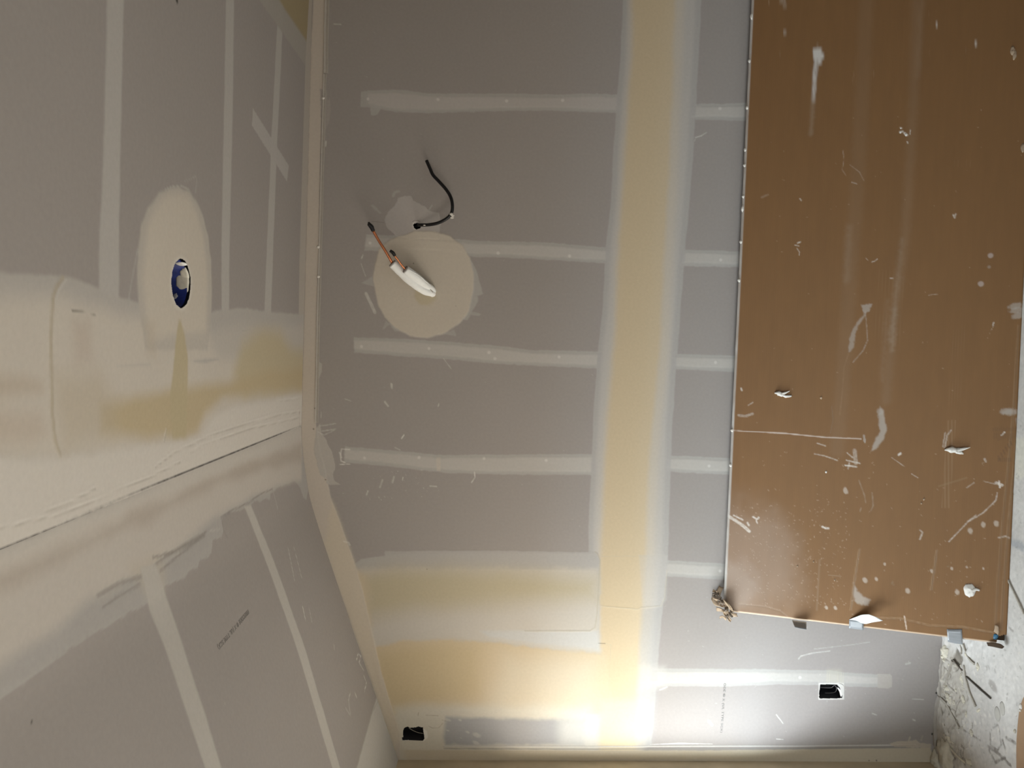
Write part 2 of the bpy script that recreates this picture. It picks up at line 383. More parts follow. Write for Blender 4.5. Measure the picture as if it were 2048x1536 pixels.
# ridges
w.line([(1050, 1262), (1180, 1262), (1190, 1255), (1194, 1230), (1200, 1120), (1195, 1108), (1190, 1104)], 0.004, (0.42, 0.38, 0.30), 0.7, 0.003, h=0.0010)
w.line([(1203, 1212), (1235, 1215), (1262, 1217), (1275, 1219), (1283, 1215), (1300, 1214), (1322, 1212), (1329, 1195), (1334, 1140)], 0.003, (0.47, 0.42, 0.32), 0.7, 0.003, h=0.0012)
w.line([(1200, 1113), (1260, 1112), (1330, 1112)], 0.002, (0.44, 0.40, 0.33), 0.5, 0.003)
w.line([(1206, 1286), (1222, 1289), (1219, 1330), (1217, 1395)], 0.002, (0.44, 0.40, 0.30), 0.6, 0.002)
w.line([(1196, 1286), (1210, 1287)], 0.0025, DARK, 0.6, 0.002, brk=.6)
for p in ([(857, 1452), (865, 1456), (878, 1455), (886, 1446)], [(884, 1440), (892, 1442)], [(837, 1425), (836, 1431)], [(796, 1480), (798, 1500)], [(812, 1502), (814, 1508)], [(852, 1430), (876, 1431)], [(765, 1440), (780, 1445)], [(790, 1440), (795, 1470)]):
    w.line(p, 0.0022, (0.25, 0.2, 0.14), 0.6, 0.0025, 0.001)
# joint, low part right of the band
w.poly([(1278, 1110), (1336, 1110), (1333, 1200), (1322, 1212), (1285, 1214)], (0.48, 0.46, 0.435), 0.35, 0.012)
for y0, y1, al in ((1215, 1330, .4), (1372, 1492, .35)):
    w.poly([(1283, y0), (1318, y0), (1306, y1), (1277, y1)], (0.36, .355, .35), al, 0.03)
w.poly([(1280, 1330), (1330, 1332), (1330, 1376), (1276, 1380)], (0.50, 0.48, 0.45), 0.5, 0.04)
# corner bead of the left corner and ceiling corner coat
w.poly([(780, 1500), (1000, 1500), (1400, 1501), (1840, 1496), (1862, 1488), (1862, 1502), (1880, 1530), (780, 1530)], (0.50, 0.44, 0.34), 1.0, 0.006, 0.002)
w.line([(888, 1492), (1180, 1493), (1400, 1492), (1600, 1492), (1830, 1490)], 0.006, LIGHT, 0.9, 0.002, 0.0004, h=0.0015)
w.line([(888, 1497), (1180, 1498), (1400, 1497), (1600, 1497), (1815, 1494)], 0.005, (0.27, .26, .24), 0.7, 0.002)
w.line([(1300, 1489), (1360, 1487), (1425, 1488)], [0.001, 0.006, 0.001], WHITE, 0.9, 0.002, 0.001)
w.poly([(1779, 1487), (1793, 1483), (1815, 1482), (1832, 1480), (1840, 1486), (1861, 1488), (1861, 1496), (1790, 1494)], (0.47, 0.41, 0.34), 1, 0.003, 0.003, 0.01)
w.line([(1817, 1482), (1820, 1474)], 0.007, (0.47, 0.42, 0.35), 0.9, 0.003, 0.002)
w.line([(1842, 1481), (1845, 1472)], 0.007, (0.40, 0.36, 0.31), 0.8, 0.003, 0.002)
w.poly([(752, 1404), (782, 1414), (800, 1470), (815, 1530), (780, 1530)], (0.52, 0.48, 0.40), 0.8, 0.02, 0.006)
EC = [(628, -30), (622, 100), (616.5, 320), (611, 530), (603, 850), (603, 880), (608, 930), (617, 1000), (663, 1135), (714, 1280), (757, 1400), (800, 1530)]
EW = [(654, -30), (649, 100), (640, 320), (638, 480), (633, 640), (632, 850), (640, 900), (650, 940), (663, 1000), (678, 1038), (708, 1122), (725, 1180), (745, 1270), (764, 1350), (800, 1470)]
EC, EW = far(EC), far(EW)
w.poly(EC+EW[::-1], PINK, 1.0, 0.005, 0.0015, 0.02, h=0.0008)
w.poly([(664, 1000), (678, 1038), (708, 1122), (725, 1180), (745, 1270), (764, 1350), (800, 1470), (790, 1500), (700, 1240), (650, 1090)], (0.56, 0.49, 0.38), 0.6, 0.03, 0.006)
w.poly([(632, 858), (640, 848), (642, 866), (650, 876), (658, 893), (664, 905), (669, 925), (670, 940), (664, 950), (650, 955), (640, 950), (628, 900)], (0.43, 0.40, 0.365), 1, 0.003, 0.003, 0.02, h=0.0006)
w.poly([(655, 952), (666, 950), (669, 962), (680, 969), (660, 970), (652, 966)], (0.42, 0.39, 0.36), 1, 0.003, 0.002)
for p, wd in (([(640, 852), (655, 850), (671, 847)], .004), ([(645, 862), (660, 860), (671, 858)], .005), ([(636, 864), (648, 870), (662, 864), (668, 860)], .004), ([(642, 824), (642, 836)], .003)):
    w.line(p, wd, LIGHT, 0.7, 0.002, 0.001, brk=.4)
w.poly([(640, 178), (652, 180), (656, 200), (660, 194), (661, 225), (658, 245), (651, 260), (650, 300), (648, 320), (641, 320), (642, 240)], (0.37, 0.335, 0.31), 0.9, 0.003, 0.003, 0.01)
w.poly([(637, 722), (644, 728), (643, 745), (637, 758)], MUD, 0.7, 0.003, 0.001)
w.line([(652, 283), (651, 292)], .005, LIGHT, .9, .002, .001)
# stray marks
for p, wd, a in (([(688, 1083), (697, 1085), (700, 1090)], .006, .5), ([(700, 899), (683, 898), (681, 912), (682, 922), (690, 925)], .004, .8), ([(679, 905), (683, 915)], .006, .5), ([(700, 928), (680, 929)], .003, .8),
                 ([(949, 944), (950, 955), (943, 965)], .004, .8), ([(803, 877), (808, 870)], .005, .8), ([(783, 768), (784, 776)], .008, .5), ([(770, 804), (776, 812)], .008, .4), ([(876, 813), (878, 807)], .003, .7),
                 ([(732, 587), (742, 608), (750, 625)], .012, .45), ([(723, 517), (726, 510)], .004, .6), ([(722, 527), (731, 552)], .002, .6), ([(887, 717), (902, 737)], .003, .4), ([(690, 798), (702, 802)], .003, .5), ([(788, 954), (785, 965)], .008, .4), ([(765, 960), (760, 975)], .007, .35),
                 ([(736, 982), (733, 990)], .006, .4), ([(860, 972), (873, 973)], .006, .4), ([(806, 955), (805, 960)], .004, .7), ([(790, 895), (800, 900)], .005, .4), ([(1391, 275), (1402, 272), (1413, 265)], .003, .8),
                 ([(1389, 282), (1391, 277)], .003, .4), ([(668, 48), (682, 49)], .004, .5), ([(1320, 1380), (1334, 1374)], .004, .9), ([(1553, 1430), (1561, 1440), (1566, 1447)], .004, .8), ([(1417, 1442), (1424, 1450)], .010, 1), ([(1553, 1478), (1566, 1479)], .003, .9),
                 ([(1597, 1318), (1602, 1312), (1625, 1306), (1660, 1302)], .004, .6), ([(1629, 1298), (1700, 1290), (1740, 1284)], .003, .3), ([(1812, 1328), (1820, 1326)], .008, .35), ([(1825, 1398), (1847, 1399)], .004, .4), ([(1745, 1427), (1753, 1430)], .005, .5), ([(1826, 1439), (1830, 1441)], .006, .5), ([(706, 1300), (711, 1312)], .008, .5)):
    w.line(p, wd, WHITE, a, 0.003, 0.001, brk=0.3)
w.specks(60, 3, (660, 20, 1240, 1090), WHITE, 0.0010, 0.0016, 0.22, 2.5)
w.specks(25, 4, (730, 930, 860, 1000), WHITE, 0.001, 0.002, 0.4, 2)
w.specks(40, 5, (1330, 1180, 1850, 1480), WHITE, 0.001, 0.002, 0.3, 2)
for x, y, r in [(1873, 1386, .0045), (1864.5, 1468, .0045)]: w.blob(x, y, r, DARK, 1, 0.4, rough=0.05)
for x, y, r in [(1753, 1521, .004), (1738, 1521, .003), (630, 817, .003), (627, 858, .003), (651, 959, .003), (827, 527, .0025), (912, 612, .0015), (854, 1138, .002)]: w.blob(x, y, r, (.15, .12, .1), .8, 0.6)
w.line([(744, 443), (768, 445)], .0015, (.12, .1, .09), .6, .002)
w.poly([(1655, 1338), (1683, 1338), (1686, 1366), (1652, 1366)], (0.52, .49, .38), .25, .02)
for x in (1655, 1660, 1676, 1683, 1687): w.line([(x, 1345), (x-1, 1366)], 0.0015, (0.56, .53, .42), 0.6, 0.002, h=0.0004)
# rims of the cut-outs
w.poly([(1637, 1366), (1688, 1366), (1688, 1399), (1637, 1399.5)], WHITE, 0.65, 0.004, 0.0015, 0.01)
w.poly([(842, 1454), (854, 1462), (856, 1474), (848, 1482), (840, 1480)], WHITE, 0.6, 0.004, 0.002)
H1 = [(808, 1456), (812, 1454), (816, 1453), (820, 1456), (836, 1453), (846, 1454), (847, 1466), (849, 1476), (846, 1481), (832, 1481), (820, 1480), (805, 1480), (804, 1475), (807, 1474), (806, 1462)]
H2 = [(1640, 1369), (1655, 1368.5), (1674, 1369), (1680, 1376), (1685, 1392), (1684, 1396), (1672, 1397), (1650, 1397), (1640, 1397), (1638, 1394)]
H3 = [(826, 450), (829, 447), (835, 446), (840, 448), (842, 453), (840, 457), (833, 459), (828, 456)]
w.blob(833, 451, 0.017, WHITE, 0.5, 0.5, rough=.1)
w.line([(825, 444), (829, 441), (836, 441), (840, 444)], .0015, DARK, .6, .0015)
w.hole(H1, 0.0015); w.hole(H2, 0.0008); w.hole(H3, 0.0015, 0.006)
def under(cu, cv):
    zz = np.interp(-cu, -PR[:, 0], PR[:, 1]); zz = np.where(cu > PR[0, 0], zA, zz)
    return (cv < zz+0.012) & (cu > xl(cv)-0.02)
wall = tag(w.build('wall_gable', M_BOARD, keep=under), kind='structure')
del w

# printed lines on the board faces
def text_on(body, size, origin, dirx, diry, mat, name, parent, squeeze=1.0, tall=1.0):
    cu = bpy.data.curves.new('t', 'FONT'); cu.body = body; cu.size = size; cu.extrude = 0.00015
    cu.space_character = 1.15
    o = bpy.data.objects.new('t', cu); COL.objects.link(o)
    bpy.context.view_layer.update()
    me = bpy.data.meshes.new_from_object(o.evaluated_get(bpy.context.evaluated_depsgraph_get()))
    bpy.data.objects.remove(o); me.materials.clear(); me.materials.append(mat); me.name = name
    dx = nrm(dirx); dy = np.array(diry, float); dy = nrm(dy-np.dot(dy, dx)*dx); dz = np.cross(dx, dy)
    for v in me.vertices:
        q = np.array(origin)+dx*v.co.x*squeeze+dy*v.co.y*tall+dz*(v.co.z+0.0004)
        v.co = q
    t = bpy.data.objects.new(name, me); COL.objects.link(t); t.parent = parent
    return t
t0, t1 = on_wall(1447.5, 1366, 0.0), on_wall(1440.5, 1465, 0.0)
tt = text_on('ODE \u00ae X (UL TYPE SCX)', 0.0105, t0+np.array([0, -0.0002, -0.0]), t1-t0, (0, 0, -1), M_INK2, 'board_print', wall, 1.0, 1.25)
mx = max((np.array(v.co)-t0) @ nrm(t1-t0) for v in tt.data.vertices); k_ = np.linalg.norm(t1-t0)/mx
for v in tt.data.vertices:
    c = np.array(v.co); a_ = (c-t0) @ nrm(t1-t0); v.co = c+nrm(t1-t0)*a_*(k_-1)

# ------------------------------------------------------------------ flat ceiling
def a_uv(px, py): p = hit(px, py, (0, 0, zA), (0, 0, 1)); return (p[0], -p[1])
uA = axis((PR[0, 0], 1.75, 0.005), (1.75, RX, 0.02)); vA = axis((0.0, 2.1, 0.005), (2.1, -RY, 0.1))
hb = a_uv(362, 567); uA = refine(uA, hb[0]-0.08, hb[0]+0.08, 0.002); vA = refine(vA, hb[1]-0.08, hb[1]+0.08, 0.002)
a = Surf(uA, vA, PAPER, a_uv, lambda U, V, h: np.stack([U, -V, zA-h], -1))
a.col *= (1+0.05*(fbm(a.U/0.4, a.V/0.4)-0.5))[..., None]
GS = (0.44, 0.418, 0.392)
def q4(s, A, B, col, al=0.95, blur=0.010, **k): s.poly(A+B[::-1], col, al, blur, 0.003, 0.06, **k)
q4(a, [(222, -760), (213, -60), (212, 100), (205, 350), (199, 480), (198, 640)], [(262, -760), (248, -60), (244, 150), (240, 350), (238, 480), (237, 640)], GS, h=.0005)
q4(a, [(453, -60), (449, 180), (445, 370), (443, 500), (443, 650)], [(469, -60), (466, 180), (462, 370), (459, 500), (458, 660)], GS)
q4(a, [(557, -60), (555, 44), (543, 273), (533, 512), (528, 650)], [(568, -60), (566, 44), (554, 290), (546, 512), (541, 650)], GS)
a.poly([(506, 217), (577.6, 331.5), (574, 363), (504, 251)], (0.43, .405, .385), 0.95, 0.004, 0.001)
# angled seam, far corner
a.poly([(28, -700), (477, -60), (519, 0), (615, 137), (626, 130), (615, 84), (569, 17), (520, -60), (85, -700)], (0.36, .335, .30), 0.95, 0.012, 0.003)
a.poly([(85, -700), (520, -60), (569, 17), (617, 88), (640, 88), (640, -60), (655, -700)], (0.33, 0.27, 0.165), 1.0, 0.02)
# corner coat on the ceiling
a.poly([(638, -700), (618, 0), (611, 120), (605, 320), (599, 520), (597, 650), (640, 650), (640, 0), (660, -700)], (0.43, .39, .345), 0.95, 0.006, 0.001)
# oval cream patch (a round patch seen at a slant)
oval = [(275, 560), (276, 500), (283, 450), (297, 415), (318, 387), (340, 376), (358, 374), (378, 383), (393, 402), (406, 432), (416, 472), (422, 520), (424, 580), (421, 650), (415, 700), (290, 700), (278, 610)]
# wide joint along the crease
a.poly([(-60, 540), (0, 545), (60, 548), (125, 553), (160, 560), (230, 590), (275, 607), (420, 627), (440, 619), (490, 617), (540, 624), (612, 630), (612, 860), (-60, 1140)], (0.43, 0.405, 0.375), 0.95, 0.012, 0.004)
a.poly([(-60, 590), (0, 595), (125, 595), (230, 625), (300, 640), (420, 665), (470, 650), (540, 650), (612, 650), (612, 860), (-60, 1140)], (0.54, 0.495, 0.435), 0.95, 0.06, 0.01, var=.1)
a.poly(oval, (0.46, .425, .38), 1.0, 0.012, 0.004)
a.poly([(285, 560), (288, 500), (296, 450), (312, 415), (335, 392), (358, 390), (378, 400), (393, 430), (405, 470), (412, 520), (414, 580), (410, 660), (300, 680), (290, 610)], (0.54, .49, .42), 0.95, 0.035, 0.008, h=0.0008)
a.line([(330, 378), (345, 373), (365, 372), (378, 380)], .003, LIGHT, .5, .003)
a.line([(368, 364), (393, 352), (393, 372), (390, 385)], .004, THIN, .6, .004, .002, brk=.3)
a.line([(275, 500), (262, 570), (256, 610)], .006, THIN, .7, .006, .002, brk=.3)
a.poly([(420, 628), (612, 632), (612, 720), (440, 720), (420, 690)], (0.40, .38, .355), 0.5, 0.06)
a.line([(388, 723), (412, 722), (438, 718)], [.004, .012, .003], (.32, .31, .31), .5, .01)
a.line([(235, 732), (300, 729)], [.003, .006], (.34, .33, .32), .3, .01)
# tan areas
a.poly([(485, 690), (500, 668), (530, 655), (560, 665), (580, 690), (612, 712), (612, 780), (560, 785), (490, 790), (470, 745)], OLIVE, 0.95, 0.09, 0.02)
a.poly([(200, 806), (300, 790), (380, 776), (450, 765), (530, 740), (612, 735), (612, 782), (520, 785), (440, 800), (410, 825), (395, 862), (365, 876), (300, 876), (200, 865)], (0.455, .375, .245), 0.95, 0.05, 0.012)
a.poly([(110, 750), (200, 745), (230, 800), (230, 870), (130, 900), (108, 820)], (0.45, .39, .30), 0.6, 0.08, 0.01)
a.poly([(357, 640), (361, 640), (370, 675), (376, 720), (375, 790), (372, 880), (345, 880), (340, 790), (347, 740), (350, 690)], (0.445, .38, .25), 0.9, 0.014, 0.003)
a.poly([(-60, 750), (50, 752), (85, 765), (85, 785), (-60, 800)], (0.44, .375, .30), 0.7, 0.04)
a.poly([(-60, 820), (80, 825), (95, 870), (60, 885), (-60, 890)], (0.46, .39, .32), 0.6, 0.05)
a.poly([(145, 640), (180, 640), (185, 720), (150, 730)], (0.44, .37, .31), 0.5, 0.05)
a.poly([(285, 640), (310, 645), (312, 715), (295, 710)], (0.44, .38, .30), 0.4, 0.04)
a.line([(125, 556), (112, 575), (105, 600), (101, 680), (103, 760), (104, 830), (110, 880), (120, 912)], .010, (.40, .345, .26), .7, .006, .002, h=.0012)
a.line([(132, 560), (118, 580), (111, 605)], .005, LIGHT, .5, .004)
# rough white coat next to the crease
a.poly([(-60, 910), (60, 915), (125, 915), (250, 895), (330, 885), (400, 870), (430, 830), (470, 810), (612, 785), (612, 860), (-60, 1140)], (0.57, .535, .49), 0.95, 0.025, 0.006, h=.0012)
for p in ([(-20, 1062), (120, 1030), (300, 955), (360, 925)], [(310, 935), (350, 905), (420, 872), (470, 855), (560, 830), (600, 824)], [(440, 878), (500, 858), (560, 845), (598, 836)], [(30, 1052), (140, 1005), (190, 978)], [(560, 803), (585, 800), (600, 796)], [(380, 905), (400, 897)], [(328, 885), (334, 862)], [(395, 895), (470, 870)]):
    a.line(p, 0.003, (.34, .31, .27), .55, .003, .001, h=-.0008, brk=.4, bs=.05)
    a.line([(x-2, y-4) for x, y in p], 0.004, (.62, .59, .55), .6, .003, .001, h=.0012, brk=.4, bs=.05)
a.line([(-20, 1106), (0, 1098), (300, 974), (420, 924), (520, 884), (612, 848)], 0.004, (.035, .03, .03), 1, .0025, .0006, brk=.15, bs=.02)
a.line([(598, 820), (599, 850), (601, 880)], .003, (.2, .12, .09), .6, .002, brk=.4)
a.line([(145, 622), (165, 624), (190, 629)], .0025, (.18, .16, .13), .7, .002)
a.line([(484, 662), (500, 663)], .002, (.3, .28, .25), .5, .002)
a.blob(354, 2, .006, DARK, .9)
ov_ring = 0.058
th = np.linspace(0, 2*math.pi, 40, endpoint=False)
hu, hv = a_uv(362, 567)
class _raw: pass
ringP = np.array([[hu+0.060*math.cos(t)*1.0, hv+0.056*math.sin(t)] for t in th])
a.blob(362, 567, .066, WHITE, .35, .25, rough=.05)
a.holes.append((ringP, 0.0035, 0.012))
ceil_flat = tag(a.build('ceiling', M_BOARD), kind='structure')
del a

# ------------------------------------------------------------------ sloped ceiling
def b_uv(px, py):
    d = ray(px, py); best = None
    for i in range(len(PR)-1):
        p0 = np.array([PR[i, 0], 0, PR[i, 1]]); tx, tz = PR[i+1]-PR[i]; n = np.array([tz, 0, -tx])
        den = d @ n
        if abs(den) < 1e-9: continue
        q = CAM+d*(((p0-CAM) @ n)/den)
        s_ = ((q[0]-p0[0])*tx+(q[2]-p0[2])*tz)/seg[i]
        out = max(0.0, -s_, s_-seg[i])
        if best is None or out < best[0]-1e-9: best = (out, cum[i]+s_, -q[1])
    return best[1], best[2]
def b_pos(U, V, h):
    X = np.interp(U, cum, PR[:, 0]); Z = np.interp(U, cum, PR[:, 1])
    return np.stack([X, -V, Z-h], -1)
uB = axis((0, cum[-1], 0.005)); vB = axis((0, 2.3, 0.005), (2.3, -RY, 0.1))
b = Surf(uB, vB, PAPER, b_uv, b_pos); b.dense = True
b.col *= (1+0.05*(fbm(b.U/0.4, b.V/0.4)-0.5))[..., None]
rag = [(-80, 1450), (0, 1398), (50, 1365), (128, 1310), (140, 1298), (185, 1268), (222, 1250), (260, 1225), (300, 1205), (330, 1170), (345, 1166), (370, 1155), (380, 1140), (395, 1135), (400, 1118), (413, 1117), (423, 1105), (425, 1080), (443, 1076), (447, 1060), (443, 1040), (455, 1030), (462, 1025), (480, 1022), (502, 1010), (512, 1001), (520, 1005), (530, 997), (540, 1000), (541, 985), (560, 972), (590, 962), (600, 975), (607, 995), (613, 1000)]
b.poly(rag+[(625, 930), (602, 856), (600, 853), (-80, 1131)], (0.385, 0.365, 0.345), 1, 0.004, 0.004, 0.02, h=.0004)
b.poly([(-80, 1420), (0, 1330), (60, 1290), (120, 1250), (180, 1195), (230, 1172), (300, 1135), (345, 1100), (420, 1040), (500, 995), (560, 970), (602, 960), (602, 856), (600, 853), (-80, 1131)], (0.50, 0.46, 0.415), 1.0, 0.04, 0.012, 0.06, h=.0008)
b.poly([(-80, 1185), (0, 1150), (120, 1100), (235, 1045), (260, 1020), (330, 1000), (420, 955), (500, 925), (602, 885), (602, 925), (500, 945), (400, 985), (320, 1030), (300, 1050), (260, 1055), (150, 1110), (0, 1180), (-80, 1215)], (0.41, 0.36, 0.31), 0.85, 0.045, 0.015, 0.05)
b.poly([(-80, 1131), (600, 853), (602, 880), (450, 940), (250, 1020), (0, 1120), (-80, 1160)], (0.50, .47, .43), 0.6, 0.02, 0.006)
b.poly([(255, 1130), (310, 1110), (330, 1130), (330, 1180), (290, 1190), (265, 1150)], (0.47, .42, .35), 0.5, 0.04)
for p, wd, c in (([(305, 1115), (350, 1103), (400, 1075), (412, 1062)], .006, (.22, .2, .18)), ([(308, 1130), (350, 1100), (405, 1068)], .008, (.25, .23, .21)), ([(320, 1142), (360, 1108), (410, 1070)], .006, (.24, .22, .2)), ([(195, 1190), (240, 1165), (282, 1153)], .010, (.27, .25, .23)), ([(205, 1215), (240, 1190), (280, 1168)], .006, (.26, .24, .22)),
                 ([(443, 1034), (460, 1022), (498, 1005), (520, 988), (545, 978)], .004, (.2, .18, .16)), ([(440, 1036), (460, 1026)], .006, (.24, .22, .22)), ([(444, 1040), (447, 1060), (455, 1075)], .003, (.24, .22, .2)), ([(420, 1062), (430, 1060), (440, 1058)], .004, (.5, .47, .44))):
    b.line(p, wd, c, .6, .006, .002, h=-.001)
q4(b, [(280, 1135), (287, 1165), (300, 1220), (335, 1310), (375, 1430), (412, 1540), (440, 1620)], [(310, 1128), (322, 1160), (335, 1200), (365, 1290), (410, 1430), (444, 1540), (470, 1620)], (0.46, .435, .40), .95, .010)
q4(b, [(488, 1012), (516, 1082), (544, 1155), (595, 1300), (665, 1536), (690, 1620)], [(502, 1010), (530, 1078), (559, 1152), (611, 1300), (680, 1536), (705, 1620)], (0.47, .445, .41), .95, .008)
b.poly([(753, 1395), (765, 1390), (830, 1530), (700, 1580), (713, 1536)], (0.47, .45, .42), 1, .010, .002, h=.0006)
b.line([(757, 1400), (742, 1430), (712, 1540)], .004, (.33, .31, .28), .6, .004)
for p, wd, al in (([(576, 1095), (583, 1130), (590, 1165)], .003, .6), ([(588, 1095), (604, 1158)], .003, .5), ([(605, 1212), (611, 1240)], .004, .7), ([(618, 1215), (624, 1245)], .003, .4), ([(701, 1384), (697, 1400), (701, 1430)], .004, .5), ([(709, 1384), (713, 1394)], .004, .8),
                 ([(713, 1320), (716, 1308), (722, 1312), (718, 1325), (727, 1340)], .004, .8), ([(728, 1352), (733, 1365), (729, 1382)], .004, .8), ([(692, 1417), (700, 1430)], .003, .4), ([(668, 1290), (669, 1300)], .004, .4), ([(547, 985), (556, 1020)], .004, .3)):
    b.line(p, wd, WHITE, al, .003, .001, brk=.3)
b.specks(14, 9, (100, 1300, 700, 1536), WHITE, .001, .002, .25)
b.blob(64, 1444, .003, DARK, .7)
ceil_slope = tag(b.build('ceiling', M_BOARD), kind='structure')
del b
def on_b(px, py):
    u_, v_ = b_uv(px, py); return b_pos(np.array(u_), np.array(v_), 0.0)
p0, p1 = on_b(495.5, 1219), on_b(434.5, 1292)
nB = np.array([tdir[1], 0, -tdir[0]]); nB = nB if nB[2] < 0 else -nB
up_ = np.cross(nB, p1-p0)
tt = text_on('FIRECODE \u00ae X (UL TYPE SCX)', 0.0125, p0+nB*0.0003, p1-p0, up_, M_INK, 'board_print', ceil_slope, 1.0, 1.45)
mx = max((np.array(v.co)-p0) @ nrm(p1-p0) for v in tt.data.vertices); k_ = np.linalg.norm(p1-p0)/mx
for v in tt.data.vertices:
    c = np.array(v.co); a_ = (c-p0) @ nrm(p1-p0); v.co = c+nrm(p1-p0)*a_*(k_-1)

# ------------------------------------------------------------------ floor
def f_uv(px, py): p = on_floor(px, py); return (p[0], -p[1])
fl = Surf(axis((X_FLOOR-0.2, -0.2, 0.004), (-0.2, RX, 0.05)), axis((0, 0.80, 0.004), (0.80, -RY, 0.05)), (0.54, 0.52, 0.49), f_uv,
          lambda U, V, h: np.stack([U, -V, h], -1))
nz = fbm(fl.U/0.10, fl.V/0.10, 4); nf = fbm(fl.U/0.012, fl.V/0.012)
fl.col *= (1+0.22*(nz-0.5)+0.16*(nf-0.5))[..., None]
fl.h += 0.0012*(nz-0.5)+0.0008*(nf-0.5)
fl.poly([(1880, 1340), (1960, 1330), (1990, 1400), (2000, 1536), (1880, 1536)], (0.37, .345, .31), .5, .15, .03)
fl.blob(1999, 1358, 0.05, (.55, .53, .5), .0)
fl.blob(1986, 1372, .022, (.28, .255, .23), .7, .5, .8, .3); fl.blob(1915, 1317, .034, (.10, .085, .065), .95, .5, 1.3, .2, .4, h=-.004)
fl.poly([(2028, 880), (2060, 870), (2060, 950), (2030, 960)], (0.62, .60, .52), .8, .02, .01)
fl.line([(2020, 1085), (2040, 1090), (2060, 1110)], .03, (.30, .31, .33), .7, .02, .006)
for p, wd in (([(1920, 1455), (1945, 1470), (1960, 1480)], .006), ([(1980, 1465), (1981, 1490), (1995, 1500), (2002, 1490), (1999, 1465), (1996, 1450), (1986, 1455)], .006), ([(1976, 1492), (2000, 1510), (2020, 1530)], .012),
              ([(1925, 1400), (1930, 1405), (1936, 1398), (1933, 1382)], .005), ([(1890, 1330), (1888, 1350)], .008), ([(2018, 1255), (2026, 1262)], .006), ([(2012, 1475), (2030, 1486)], .012), ([(1978, 1500), (1990, 1525), (2010, 1515)], .01), ([(2005, 1480), (2012, 1505)], .008), ([(1914, 1432), (1932, 1421)], .008)):
    fl.line(p, wd, (.16, .14, .12), .8, .006, .003, h=-.002, brk=.4)
for p, wd in (([(1905, 1320), (1925, 1345)], .01), ([(1940, 1440), (1965, 1520)], .006)): fl.line(p, wd, (.55, .52, .46), .4, .006, .002)
fl.poly([(1868, 1290), (1900, 1288), (1925, 1320), (1935, 1400), (1925, 1460), (1950, 1536), (1860, 1536)], (0.37, .335, .28), .65, .08, .02)
gz = np.clip((0.34-fl.V)/0.2, 0, 1)*(fl.U < -0.9)
fl.h += gz*(0.010*np.maximum(fbm(fl.U/0.045, fl.V/0.03, 4)-0.52, 0)*3)
for i_ in range(34):
    g_ = random.Random(900+i_); x_, y_ = g_.uniform(1882, 1945), g_.uniform(1300, 1525)
    if i_ % 2: x_ = g_.uniform(1880, 1908)
    pl = [(x_, y_)]
    for j_ in range(g_.randint(1, 3)): pl.append((pl[-1][0]+g_.uniform(-7, 9), pl[-1][1]+g_.uniform(4, 14)))
    fl.line(pl, g_.uniform(.003, .007), (.10, .085, .065) if i_ % 3 else (.58, .54, .45), .75, .004, .002, h=-.002 if i_ % 3 else .002, brk=.3)
fl.specks(120, 21, (1890, 1300, 2046, 1536), (.62, .59, .53), .002, .006, .7, 2)
fl.specks(80, 22, (1890, 1300, 2046, 1536), (.22, .20, .17), .0015, .005, .6, 2)
fl.specks(60, 23, (2012, 700, 2048, 1300), (.25, .24, .22), .0015, .004, .6, 2)
fl.specks(60, 24, (2012, 700, 2048, 1300), (.6, .59, .56), .0015, .006, .6, 2)
floor = tag(fl.build('floor', M_CONC), kind='structure')
del fl

# ------------------------------------------------------------------ left wall (tilts a little), window, right and rear walls
def wall_left():
    zt = PR[-2, 1]+0.03; V = []; Fc = []
    def q(y0, y1, z0, z1, col=None):
        n = len(V); V.extend([(xl(z0), y0, z0), (xl(z0), y1, z0), (xl(z1), y1, z1), (xl(z1), y0, z1)]); Fc.append((n, n+1, n+2, n+3))
    ys = [0.0, WY0, WY1, WY2, WY3, RY]; zs = [0.0, WZ0, WZ1, zt]
    for i in range(5):
        for j in range(3):
            if i in (1, 3) and j == 1: continue
            q(ys[i], ys[i+1], zs[j], zs[j+1])
    xo = min(xl(WZ0), xl(WZ1))-WT
    def rv(p): n = len(V); V.extend(p); Fc.append(tuple(range(n, n+4)))
    for ya, yb in ((WY0, WY1), (WY2, WY3)):
        rv([(xl(WZ0), ya, WZ0), (xl(WZ0), yb, WZ0), (xo, yb, WZ0), (xo, ya, WZ0)])
        rv([(xl(WZ1), ya, WZ1), (xl(WZ1), yb, WZ1), (xo, yb, WZ1), (xo, ya, WZ1)])
    for y in (WY0, WY1, WY2, WY3): rv([(xl(WZ0), y, WZ0), (xl(WZ1), y, WZ1), (xo, y, WZ1), (xo, y, WZ0)])
    # outer skin so that the wall has its thickness
    for i in range(5):
        for j in range(3):
            if i in (1, 3) and j == 1: continue
            rv([(xo, ys[i], zs[j]), (xo, ys[i+1], zs[j]), (xo, ys[i+1], zs[j+1]), (xo, ys[i], zs[j+1])])
    return V, Fc, xo
M_LW = material('skimmed_board', (0.50, 0.42, 0.30), 0.9, ns=12, nd=0.12, bump=0.1, bs=400, spec=.2)
M_RM = material('primed_board', (0.30, 0.25, 0.20), 0.9, ns=6, nd=0.05, bump=0.05, spec=.2)
V, Fc, XO = wall_left()
tag(mesh_obj('wall_left', V, Fc, M_LW, smooth=False), kind='structure')
tag(mesh_obj('wall_right', [(RX, 0, 0), (RX, RY, 0), (RX, RY, zA), (RX, 0, zA)], [(0, 1, 2, 3)], M_RM, smooth=False), kind='structure')
xs = [X_FLOOR, DX0, DX1, RX]; zs = [0, DZ0, DZ1, zA]; V = []; Fc = []
